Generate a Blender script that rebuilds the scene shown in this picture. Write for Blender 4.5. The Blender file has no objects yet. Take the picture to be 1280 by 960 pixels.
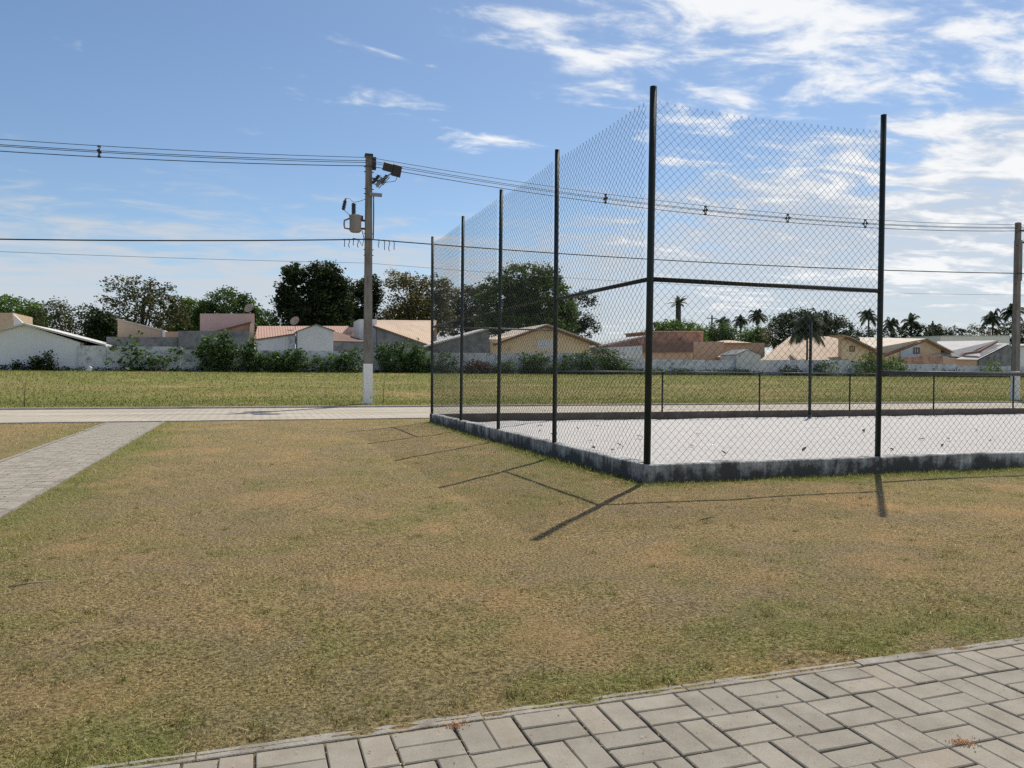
import bpy, bmesh, math, random
import numpy as np
from mathutils import Vector, Matrix

rng = np.random.default_rng(7)
random.seed(7)
R = math.radians
S = bpy.context.scene
C = S.collection

# ------------------------------------------------------------------ camera
# world axes follow the court: +X along the court's long side, +Y towards the street
EYE = 1.17
cam_d = bpy.data.cameras.new('camera'); cam = bpy.data.objects.new('camera', cam_d); C.objects.link(cam)
cam_d.sensor_width = 36; cam_d.lens = 27.0; cam_d.clip_start = 0.05; cam_d.clip_end = 6000
CR = Matrix.Rotation(R(-18.5), 3, 'Z') @ Matrix.Rotation(R(90 - 0.93), 3, 'X') @ Matrix.Rotation(R(0.46), 3, 'Z')
cam.matrix_world = Matrix.Translation((0, 0, EYE)) @ CR.to_4x4()
S.camera = cam

# ------------------------------------------------------------------ sky, sun, exposure
SUN_AZ, SUN_EL = R(43.3), R(53.5)          # azimuth from +Y towards +X
world = bpy.data.worlds.new('World'); S.world = world; world.use_nodes = True
SKY_STRENGTH = 0.1
CLOUD_SHIFT = (-18.68, 18.61, 3.8)
S.view_settings.view_transform = 'Standard'; S.view_settings.look = 'None'
S.view_settings.exposure = 0.25; S.view_settings.gamma = 1.0; S.view_settings.use_curve_mapping = False
S.cycles.use_denoising = False; S.cycles.denoiser = 'OPENIMAGEDENOISE'; S.cycles.denoising_input_passes = 'RGB_ALBEDO_NORMAL'
S.cycles.max_bounces = 6; S.cycles.transparent_max_bounces = 8

def build_sky():
    nt = world.node_tree; nt.nodes.clear(); N = nt.nodes.new; L = nt.links.new
    out = N('ShaderNodeOutputWorld'); bg = N('ShaderNodeBackground'); bg.inputs['Strength'].default_value = SKY_STRENGTH
    sky = N('ShaderNodeTexSky'); sky.sky_type = 'NISHITA'; sky.sun_disc = False
    sky.sun_elevation = SUN_EL; sky.sun_rotation = SUN_AZ; sky.altitude = 500
    sky.air_density = 1.0; sky.dust_density = 0.7; sky.ozone_density = 2.6
    tc = N('ShaderNodeTexCoord'); sep = N('ShaderNodeSeparateXYZ'); L(tc.outputs['Generated'], sep.inputs[0])
    def M(op, a, b=None, c=None, clamp=False):
        m = N('ShaderNodeMath'); m.operation = op; m.use_clamp = clamp
        for i, v in enumerate((a, b, c)):
            if v is None: continue
            if isinstance(v, (int, float)): m.inputs[i].default_value = v
            else: L(v, m.inputs[i])
        return m.outputs[0]
    zc = M('ADD', M('MAXIMUM', sep.outputs[2], 0.0), 0.10)
    px = M('DIVIDE', sep.outputs[0], zc); py = M('DIVIDE', sep.outputs[1], zc)
    cmb = N('ShaderNodeCombineXYZ'); L(px, cmb.inputs[0]); L(py, cmb.inputs[1])
    mp = N('ShaderNodeMapping'); L(cmb.outputs[0], mp.inputs[0])
    mp.inputs['Rotation'].default_value = (0, 0, R(18.5 + 28)); mp.inputs['Scale'].default_value = (0.75, 1.25, 1)
    mp.inputs['Location'].default_value = CLOUD_SHIFT
    def noise(scale, detail, rough, dist, loc=0.0):
        n = N('ShaderNodeTexNoise'); n.inputs['Scale'].default_value = scale; n.inputs['Detail'].default_value = detail
        n.inputs['Roughness'].default_value = rough; n.inputs['Distortion'].default_value = dist
        if loc:
            a = N('ShaderNodeVectorMath'); a.operation = 'ADD'; a.inputs[1].default_value = (loc, loc * 0.7, 0)
            L(mp.outputs[0], a.inputs[0]); L(a.outputs[0], n.inputs['Vector'])
        else: L(mp.outputs[0], n.inputs['Vector'])
        return n.outputs['Fac']
    big = noise(0.9, 3, 0.5, 0.3, 5.3); puff = noise(4.6, 9, 0.58, 0.5); fine = noise(13, 6, 0.6, 0.2, 2.2)
    # the cloud field thickens towards the right-hand side of the view
    side = M('ADD', M('MULTIPLY', sep.outputs[0], math.cos(R(18.5))), M('MULTIPLY', sep.outputs[1], -math.sin(R(18.5))))
    cov = M('ADD', M('MULTIPLY', big, 0.95), M('MULTIPLY', puff, 1.15))
    cov = M('ADD', cov, M('MULTIPLY', fine, 0.34))
    cov = M('ADD', cov, M('MULTIPLY', side, 0.36))
    mr = N('ShaderNodeMapRange'); mr.interpolation_type = 'SMOOTHERSTEP'
    mr.inputs['From Min'].default_value = 1.295; mr.inputs['From Max'].default_value = 1.64
    L(cov, mr.inputs['Value'])
    dens = M('MULTIPLY', mr.outputs[0], 0.95)
    # thin veil low over the horizon, reaching higher on the right
    top = M('ADD', M('ADD', 0.155, M('MULTIPLY', M('MAXIMUM', side, 0.0), 0.24)), M('MULTIPLY', M('SUBTRACT', puff, 0.5), 0.30))
    low = N('ShaderNodeMapRange'); low.interpolation_type = 'SMOOTHSTEP'
    low.inputs['From Min'].default_value = 0.06; low.inputs['From Max'].default_value = -0.06
    L(M('SUBTRACT', sep.outputs[2], top), low.inputs['Value'])
    veil = M('MULTIPLY', low.outputs[0], M('ADD', 0.42, M('MULTIPLY', puff, 0.75)), clamp=True)
    tint = N('ShaderNodeMix'); tint.data_type = 'RGBA'; tint.blend_type = 'MULTIPLY'; tint.inputs['Factor'].default_value = 1.0
    L(sky.outputs[0], tint.inputs['A']); tint.inputs['B'].default_value = (0.88, 0.93, 0.945, 1)
    hz = N('ShaderNodeMix'); hz.data_type = 'RGBA'
    L(veil, hz.inputs['Factor']); L(tint.outputs['Result'], hz.inputs['A']); hz.inputs['B'].default_value = (5.1, 5.45, 5.95, 1)
    mix = N('ShaderNodeMix'); mix.data_type = 'RGBA'
    L(dens, mix.inputs['Factor']); L(hz.outputs['Result'], mix.inputs['A'])
    mix.inputs['B'].default_value = (8.0, 8.1, 8.2, 1)
    L(mix.outputs['Result'], bg.inputs['Color']); L(bg.outputs[0], out.inputs['Surface'])
build_sky()

sun_d = bpy.data.lights.new('sun', 'SUN'); sun = bpy.data.objects.new('sun', sun_d); C.objects.link(sun)
sun_d.energy = 3.9; sun_d.angle = R(0.53); sun_d.color = (1.0, 0.935, 0.82)
to_sun = Vector((math.sin(SUN_AZ) * math.cos(SUN_EL), math.cos(SUN_AZ) * math.cos(SUN_EL), math.sin(SUN_EL)))
sun.rotation_euler = to_sun.to_track_quat('Z', 'Y').to_euler()

# ------------------------------------------------------------------ helpers
def at(px, py, v):
    """Surveyed point: the spot seen at (px, py) in the 1280 x 960 photograph that stands on the plane Y = v."""
    d = CR @ Vector(((px - 640) / 960, -(py - 480) / 960, -1))
    t = v / d.y
    return Vector((d.x * t, v, EYE + d.z * t))

def tag(o, label, cat, group=None, kind=None):
    if label: o['label'] = label
    if cat: o['category'] = cat
    if group: o['group'] = group
    if kind: o['kind'] = kind
    return o

def link(name, me, mat=None, parent=None, smooth=False):
    o = bpy.data.objects.new(name, me); C.objects.link(o)
    if mat and not me.materials: me.materials.append(mat)
    if parent: o.parent = parent
    if smooth:
        me.polygons.foreach_set('use_smooth', np.ones(len(me.polygons), dtype=bool))
    return o

def thing(name, loc, label, cat, group=None):
    e = bpy.data.objects.new(name, None); C.objects.link(e); e.location = loc; e.empty_display_size = 0.2
    return tag(e, label, cat, group)

def fast(name, verts, faces):
    """mesh from numpy arrays, all faces with the same number of corners"""
    verts = np.asarray(verts, dtype=np.float32); faces = np.asarray(faces, dtype=np.int32)
    me = bpy.data.meshes.new(name); n = faces.shape[1]
    me.vertices.add(len(verts)); me.vertices.foreach_set('co', verts.ravel())
    me.loops.add(faces.size); me.loops.foreach_set('vertex_index', faces.ravel())
    me.polygons.add(len(faces)); me.polygons.foreach_set('loop_start', np.arange(0, faces.size, n, dtype=np.int32))
    me.update(calc_edges=True); me.validate()
    return me

def pyd(name, verts, faces):
    me = bpy.data.meshes.new(name); me.from_pydata([tuple(v) for v in verts], [], faces); me.update()
    return me

def attr(me, name, vals):
    a = me.attributes.new(name, 'FLOAT', 'POINT'); a.data.foreach_set('value', np.asarray(vals, dtype=np.float32))

class MB:
    """collects simple solids for ONE part"""
    def __init__(s): s.v = []; s.f = []
    def add(s, vs, fs):
        b = len(s.v); s.v += [tuple(x) for x in vs]; s.f += [tuple(i + b for i in f) for f in fs]; return s
    def box(s, c, d, rz=0.0, taper=1.0):
        x, y, z = c; a, b, h = d[0] / 2, d[1] / 2, d[2] / 2; cs, sn = math.cos(rz), math.sin(rz); vs = []
        for k, t in ((-1, 1.0), (1, taper)):
            for sx, sy in ((-1, -1), (1, -1), (1, 1), (-1, 1)):
                X, Y = sx * a * t, sy * b * t; vs.append((x + X * cs - Y * sn, y + X * sn + Y * cs, z + k * h))
        return s.add(vs, [(3, 2, 1, 0), (4, 5, 6, 7), (0, 1, 5, 4), (1, 2, 6, 5), (2, 3, 7, 6), (3, 0, 4, 7)])
    def tube(s, pts, r, n=8, caps=True):
        pts = [Vector(p) for p in pts]; rs = r if isinstance(r, (list, tuple)) else [r] * len(pts)
        vs = []; fs = []; ref = Vector((0, 0, 1))
        for i, p in enumerate(pts):
            t = (pts[min(i + 1, len(pts) - 1)] - pts[max(i - 1, 0)]).normalized()
            if abs(t.dot(ref)) > 0.95: ref = Vector((1, 0, 0)) if abs(t.x) < 0.9 else Vector((0, 1, 0))
            a = t.cross(ref).normalized(); b = t.cross(a).normalized()
            for k in range(n):
                w = 2 * math.pi * k / n
                vs.append(p + (a * math.cos(w) + b * math.sin(w)) * rs[i])
        for i in range(len(pts) - 1):
            for k in range(n):
                k2 = (k + 1) % n; fs.append((i * n + k, i * n + k2, (i + 1) * n + k2, (i + 1) * n + k))
        if caps:
            fs.append(tuple(range(n))[::-1]); fs.append(tuple((len(pts) - 1) * n + k for k in range(n)))
        return s.add(vs, fs)
    def build(s, name, mat, parent=None, smooth=False):
        return link(name, pyd(name, s.v, s.f), mat, parent, smooth)

def fix_parent(o):
    """keep world placement when the mesh was written in world coordinates"""
    o.matrix_parent_inverse = Matrix.Translation(o.parent.location).inverted(); return o

def vnoise(x, y, seed=0):
    xi = np.floor(x).astype(np.int64); yi = np.floor(y).astype(np.int64); fx = x - xi; fy = y - yi
    def h(a, b):
        n = (a * 374761393 + b * 668265263 + seed * 1442695041) & 0xffffffff
        n = ((n ^ (n >> 13)) * 1274126177) & 0xffffffff
        return ((n ^ (n >> 16)) & 0xffff) / 65535.0
    fx = fx * fx * (3 - 2 * fx); fy = fy * fy * (3 - 2 * fy)
    return (h(xi, yi) * (1 - fx) + h(xi + 1, yi) * fx) * (1 - fy) + (h(xi, yi + 1) * (1 - fx) + h(xi + 1, yi + 1) * fx) * fy
def fbm(x, y, seed=0, o=4):
    s = 0; a = 0.5; t = 0
    for k in range(o):
        s = s + a * vnoise(x * 2 ** k, y * 2 ** k, seed + k * 17); t += a; a *= 0.55
    return s / t
def sstep(a, b, x):
    t = np.clip((x - a) / (b - a), 0, 1); return t * t * (3 - 2 * t)

# ------------------------------------------------------------------ materials
def mat_new(name):
    m = bpy.data.materials.new(name); m.use_nodes = True
    return m, m.node_tree, m.node_tree.nodes['Principled BSDF']
def ramp(nt, src, stops):
    r = nt.nodes.new('ShaderNodeValToRGB'); els = r.color_ramp.elements
    while len(els) < len(stops): els.new(0.5)
    for e, (p, c) in zip(els, stops): e.position = p; e.color = (*c, 1) if len(c) == 3 else c
    nt.links.new(src, r.inputs[0]); return r.outputs[0]
def nz(nt, scale, detail=5, rough=0.6, vec=None, stretch=None, dist=0.0):
    n = nt.nodes.new('ShaderNodeTexNoise'); n.inputs['Scale'].default_value = scale; n.inputs['Detail'].default_value = detail
    n.inputs['Roughness'].default_value = rough; n.inputs['Distortion'].default_value = dist
    if vec is None:
        g = nt.nodes.new('ShaderNodeNewGeometry'); vec = g.outputs['Position']
    if stretch:
        mp = nt.nodes.new('ShaderNodeMapping'); mp.inputs['Scale'].default_value = stretch; nt.links.new(vec, mp.inputs[0]); vec = mp.outputs[0]
    nt.links.new(vec, n.inputs['Vector']); return n.outputs['Fac']
def mixc(nt, fac, a, b, mode='MIX'):
    m = nt.nodes.new('ShaderNodeMix'); m.data_type = 'RGBA'; m.blend_type = mode
    for s, v in ((m.inputs['Factor'], fac), (m.inputs['A'], a), (m.inputs['B'], b)):
        if isinstance(v, (int, float)): s.default_value = v
        elif isinstance(v, tuple): s.default_value = (*v, 1) if len(v) == 3 else v
        else: nt.links.new(v, s)
    return m.outputs['Result']
def bump(nt, bsdf, src, strength, dist=0.02):
    b = nt.nodes.new('ShaderNodeBump'); b.inputs['Strength'].default_value = strength; b.inputs['Distance'].default_value = dist
    nt.links.new(src, b.inputs['Height']); nt.links.new(b.outputs[0], bsdf.inputs['Normal'])

def worn(name, c1, c2, scale=3.0, rough=0.85, bmp=0.3, bscale=40, stain=None, stretch=None, smin=0.45, smax=0.7, sscale=1.2, metal=0.0):
    """painted or plastered surface: two tones and, optionally, stains"""
    m, nt, b = mat_new(name)
    col = ramp(nt, nz(nt, scale, 6, 0.65), [(0.3, c1), (0.7, c2)])
    if stain:
        f = ramp(nt, nz(nt, sscale, 8, 0.7, stretch=stretch, dist=0.3), [(smin, (0, 0, 0)), (smax, (1, 1, 1))])
        col = mixc(nt, f, col, stain)
    nt.links.new(col, b.inputs['Base Color']); b.inputs['Roughness'].default_value = rough; b.inputs['Metallic'].default_value = metal
    b.inputs['Specular IOR Level'].default_value = 0.3
    if bmp: bump(nt, b, nz(nt, bscale, 4, 0.6), bmp, 0.01)
    return m

def leafmat(name, dark, light, trans=0.35, alt=None):
    m, nt, b = mat_new(name)
    a = nt.nodes.new('ShaderNodeAttribute'); a.attribute_name = 'tone'
    stops = [(0.0, dark), (0.75, light)] + ([(1.0, alt)] if alt else [])
    col = ramp(nt, a.outputs['Fac'], stops)
    nt.links.new(col, b.inputs['Base Color']); b.inputs['Roughness'].default_value = 0.55; b.inputs['Specular IOR Level'].default_value = 0.25
    t = nt.nodes.new('ShaderNodeBsdfTranslucent'); nt.links.new(col, t.inputs[0])
    ms = nt.nodes.new('ShaderNodeMixShader'); ms.inputs[0].default_value = trans
    nt.links.new(b.outputs[0], ms.inputs[1]); nt.links.new(t.outputs[0], ms.inputs[2])
    nt.links.new(ms.outputs[0], nt.nodes['Material Output'].inputs[0]); return m

def ground_mat():
    m, nt, b = mat_new('dry_lawn_soil')
    def A(n):
        a = nt.nodes.new('ShaderNodeAttribute'); a.attribute_name = n; return a.outputs['Fac']
    f = nz(nt, 60, 5, 0.75); f2 = nz(nt, 14, 5, 0.7)  # dark stops of dry, grn and dead paint in shadow gaps between blades
    dry = ramp(nt, f, [(0.40, (0.06, 0.042, 0.018)), (0.5, (0.302, 0.215, 0.0989)), (0.64, (0.582, 0.441, 0.232))])
    grn = ramp(nt, f, [(0.37, (0.0538, 0.0611, 0.0155)), (0.5, (0.179, 0.183, 0.0516)), (0.64, (0.341, 0.346, 0.12))])
    soil = ramp(nt, f, [(0.35, (0.269, 0.152, 0.0645)), (0.5, (0.448, 0.278, 0.133)), (0.66, (0.616, 0.42, 0.224))])
    dead = ramp(nt, f, [(0.37, (0.0784, 0.0578, 0.0327)), (0.5, (0.269, 0.2, 0.112)), (0.64, (0.493, 0.389, 0.232))])
    dry = mixc(nt, A('dead'), dry, dead)
    col = mixc(nt, A('green'), dry, grn); col = mixc(nt, A('bare'), col, soil)
    nt.links.new(col, b.inputs['Base Color']); b.inputs['Roughness'].default_value = 0.95; b.inputs['Specular IOR Level'].default_value = 0.1
    bump(nt, b, f, 1.0, 0.03); return m
def blade_mat():
    m, nt, b = mat_new('grass_blade')
    def A(n):
        a = nt.nodes.new('ShaderNodeAttribute'); a.attribute_name = n; return a.outputs['Fac']
    dry = ramp(nt, A('tone'), [(0.0, (0.155, 0.108, 0.0418)), (0.35, (0.427, 0.312, 0.125)), (0.8, (0.689, 0.522, 0.242)), (1.0, (0.831, 0.68, 0.39))])
    grn = ramp(nt, A('tone'), [(0.0, (0.0808, 0.0968, 0.0189)), (0.5, (0.215, 0.24, 0.0559)), (1.0, (0.403, 0.428, 0.146))])
    dead = ramp(nt, A('tone'), [(0.0, (0.123, 0.084, 0.0473)), (0.45, (0.336, 0.247, 0.138)), (1.0, (0.605, 0.483, 0.292))])
    dry = mixc(nt, A('dead'), dry, dead)
    col = mixc(nt, A('green'), dry, grn)
    nt.links.new(col, b.inputs['Base Color']); b.inputs['Roughness'].default_value = 0.7; b.inputs['Specular IOR Level'].default_value = 0.2
    t = nt.nodes.new('ShaderNodeBsdfTranslucent'); nt.links.new(col, t.inputs[0])
    ms = nt.nodes.new('ShaderNodeMixShader'); ms.inputs[0].default_value = 0.42
    nt.links.new(b.outputs[0], ms.inputs[1]); nt.links.new(t.outputs[0], ms.inputs[2])
    nt.links.new(ms.outputs[0], nt.nodes['Material Output'].inputs[0]); return m

def paver_mat(name='paver_concrete', tone=1.0):
    m, nt, b = mat_new(name)
    oi = nt.nodes.new('ShaderNodeObjectInfo')
    t = tone
    base = ramp(nt, oi.outputs['Random'], [(0.0, (0.295*t, 0.268*t, 0.222*t)), (0.5, (0.32*t, 0.29*t, 0.238*t)), (0.9, (0.34*t, 0.308*t, 0.252*t)), (1.0, (0.35*t, 0.30*t, 0.24*t))])
    g = ramp(nt, nz(nt, 260, 3, 0.7), [(0.35, (0.78, 0.78, 0.78)), (0.62, (1.02, 1.02, 1.02)), (0.75, (1.45, 1.44, 1.42))])
    col = mixc(nt, 1.0, base, g, 'MULTIPLY')
    d = ramp(nt, nz(nt, 5, 6, 0.7), [(0.35, (0.80, 0.78, 0.76)), (0.6, (1.03, 1.03, 1.03))])
    col = mixc(nt, 1.0, col, d, 'MULTIPLY')
    nt.links.new(col, b.inputs['Base Color']); b.inputs['Roughness'].default_value = 0.9; b.inputs['Specular IOR Level'].default_value = 0.25
    bump(nt, b, nz(nt, 320, 3, 0.7), 0.5, 0.003); return m

def curb_mat():
    m, nt, b = mat_new('stained_curb_paint')
    white = ramp(nt, nz(nt, 9, 5, 0.6), [(0.3, (0.44, 0.44, 0.43)), (0.7, (0.66, 0.66, 0.65))])
    streak = nz(nt, 1.0, 8, 0.72, stretch=(5, 5, 0.6), dist=0.3)
    blot = nz(nt, 3.2, 8, 0.72)
    g = nt.nodes.new('ShaderNodeNewGeometry'); sp = nt.nodes.new('ShaderNodeSeparateXYZ'); nt.links.new(g.outputs['Position'], sp.inputs[0])
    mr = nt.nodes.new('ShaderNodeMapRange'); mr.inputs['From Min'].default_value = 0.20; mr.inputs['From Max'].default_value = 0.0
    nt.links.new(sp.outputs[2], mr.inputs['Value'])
    def mm(op, a, c):
        n = nt.nodes.new('ShaderNodeMath'); n.operation = op
        for i, q in enumerate((a, c)):
            if isinstance(q, (int, float)): n.inputs[i].default_value = q
            else: nt.links.new(q, n.inputs[i])
        return n.outputs[0]
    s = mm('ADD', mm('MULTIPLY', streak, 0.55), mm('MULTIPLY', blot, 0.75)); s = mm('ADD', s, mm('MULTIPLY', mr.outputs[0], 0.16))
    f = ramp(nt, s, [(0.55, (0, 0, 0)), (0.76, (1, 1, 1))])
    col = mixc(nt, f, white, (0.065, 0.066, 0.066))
    nt.links.new(col, b.inputs['Base Color']); b.inputs['Roughness'].default_value = 0.9
    bump(nt, b, blot, 0.35, 0.02); return m

def sand_mat():
    m, nt, b = mat_new('pale_sand')
    f = nz(nt, 3.0, 6, 0.65); f2 = nz(nt, 180, 3, 0.7)
    col = mixc(nt, 1.0, ramp(nt, f, [(0.3, (0.55, 0.525, 0.50)), (0.7, (0.63, 0.605, 0.58))]), ramp(nt, f2, [(0.3, (0.85, 0.85, 0.85)), (0.7, (1.06, 1.06, 1.06))]), 'MULTIPLY')
    nt.links.new(col, b.inputs['Base Color']); b.inputs['Roughness'].default_value = 1.0; b.inputs['Specular IOR Level'].default_value = 0.1
    bump(nt, b, nz(nt, 9, 6, 0.7), 1.0, 0.06); return m

def road_mat():
    m, nt, b = mat_new('road_block_paving')
    g = nt.nodes.new('ShaderNodeNewGeometry')
    bt = nt.nodes.new('ShaderNodeTexBrick'); bt.inputs['Scale'].default_value = 1.0
    mp = nt.nodes.new('ShaderNodeMapping'); mp.inputs['Rotation'].default_value = (0, 0, R(45)); nt.links.new(g.outputs['Position'], mp.inputs[0])
    nt.links.new(mp.outputs[0], bt.inputs['Vector'])
    bt.inputs['Brick Width'].default_value = 0.3; bt.inputs['Row Height'].default_value = 0.15; bt.inputs['Mortar Size'].default_value = 0.012
    bt.inputs['Color1'].default_value = (0.50, 0.445, 0.36, 1); bt.inputs['Color2'].default_value = (0.44, 0.385, 0.305, 1); bt.inputs['Mortar'].default_value = (0.17, 0.15, 0.12, 1)
    d = ramp(nt, nz(nt, 0.5, 6, 0.65, stretch=(0.5, 1.6, 1)), [(0.3, (0.82, 0.81, 0.79)), (0.65, (1.08, 1.07, 1.05))])
    col = mixc(nt, 1.0, bt.outputs['Color'], d, 'MULTIPLY')
    nt.links.new(col, b.inputs['Base Color']); b.inputs['Roughness'].default_value = 0.9
    bump(nt, b, bt.outputs['Fac'], -0.3, 0.01); return m

def roof_mat(name, c1, c2, dark, axis='x', pitch=0.22, rough=0.75):
    """clay or cement tiles: ribs running down the slope"""
    m, nt, b = mat_new(name)
    w = nt.nodes.new('ShaderNodeTexWave'); w.bands_direction = 'X' if axis == 'x' else 'Y'
    w.inputs['Scale'].default_value = 0.314 / pitch; w.inputs['Distortion'].default_value = 0.3
    g = nt.nodes.new('ShaderNodeNewGeometry'); nt.links.new(g.outputs['Position'], w.inputs['Vector'])
    col = ramp(nt, nz(nt, 1.6, 8, 0.72), [(0.3, c1), (0.7, c2)])
    f = ramp(nt, nz(nt, 0.8, 8, 0.7, dist=0.5), [(0.5, (0, 0, 0)), (0.72, (1, 1, 1))])
    col = mixc(nt, f, col, dark)
    nt.links.new(col, b.inputs['Base Color']); b.inputs['Roughness'].default_value = rough
    bump(nt, b, w.outputs['Fac'], 0.45, 0.05); return m

def gloss(name, col, rough=0.4, metal=0.0):
    m, nt, b = mat_new(name)
    c = ramp(nt, nz(nt, 12, 4, 0.6), [(0.3, tuple(x * 0.8 for x in col)), (0.7, tuple(x * 1.15 for x in col))])
    nt.links.new(c, b.inputs['Base Color']); b.inputs['Roughness'].default_value = rough; b.inputs['Metallic'].default_value = metal
    return m

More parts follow.
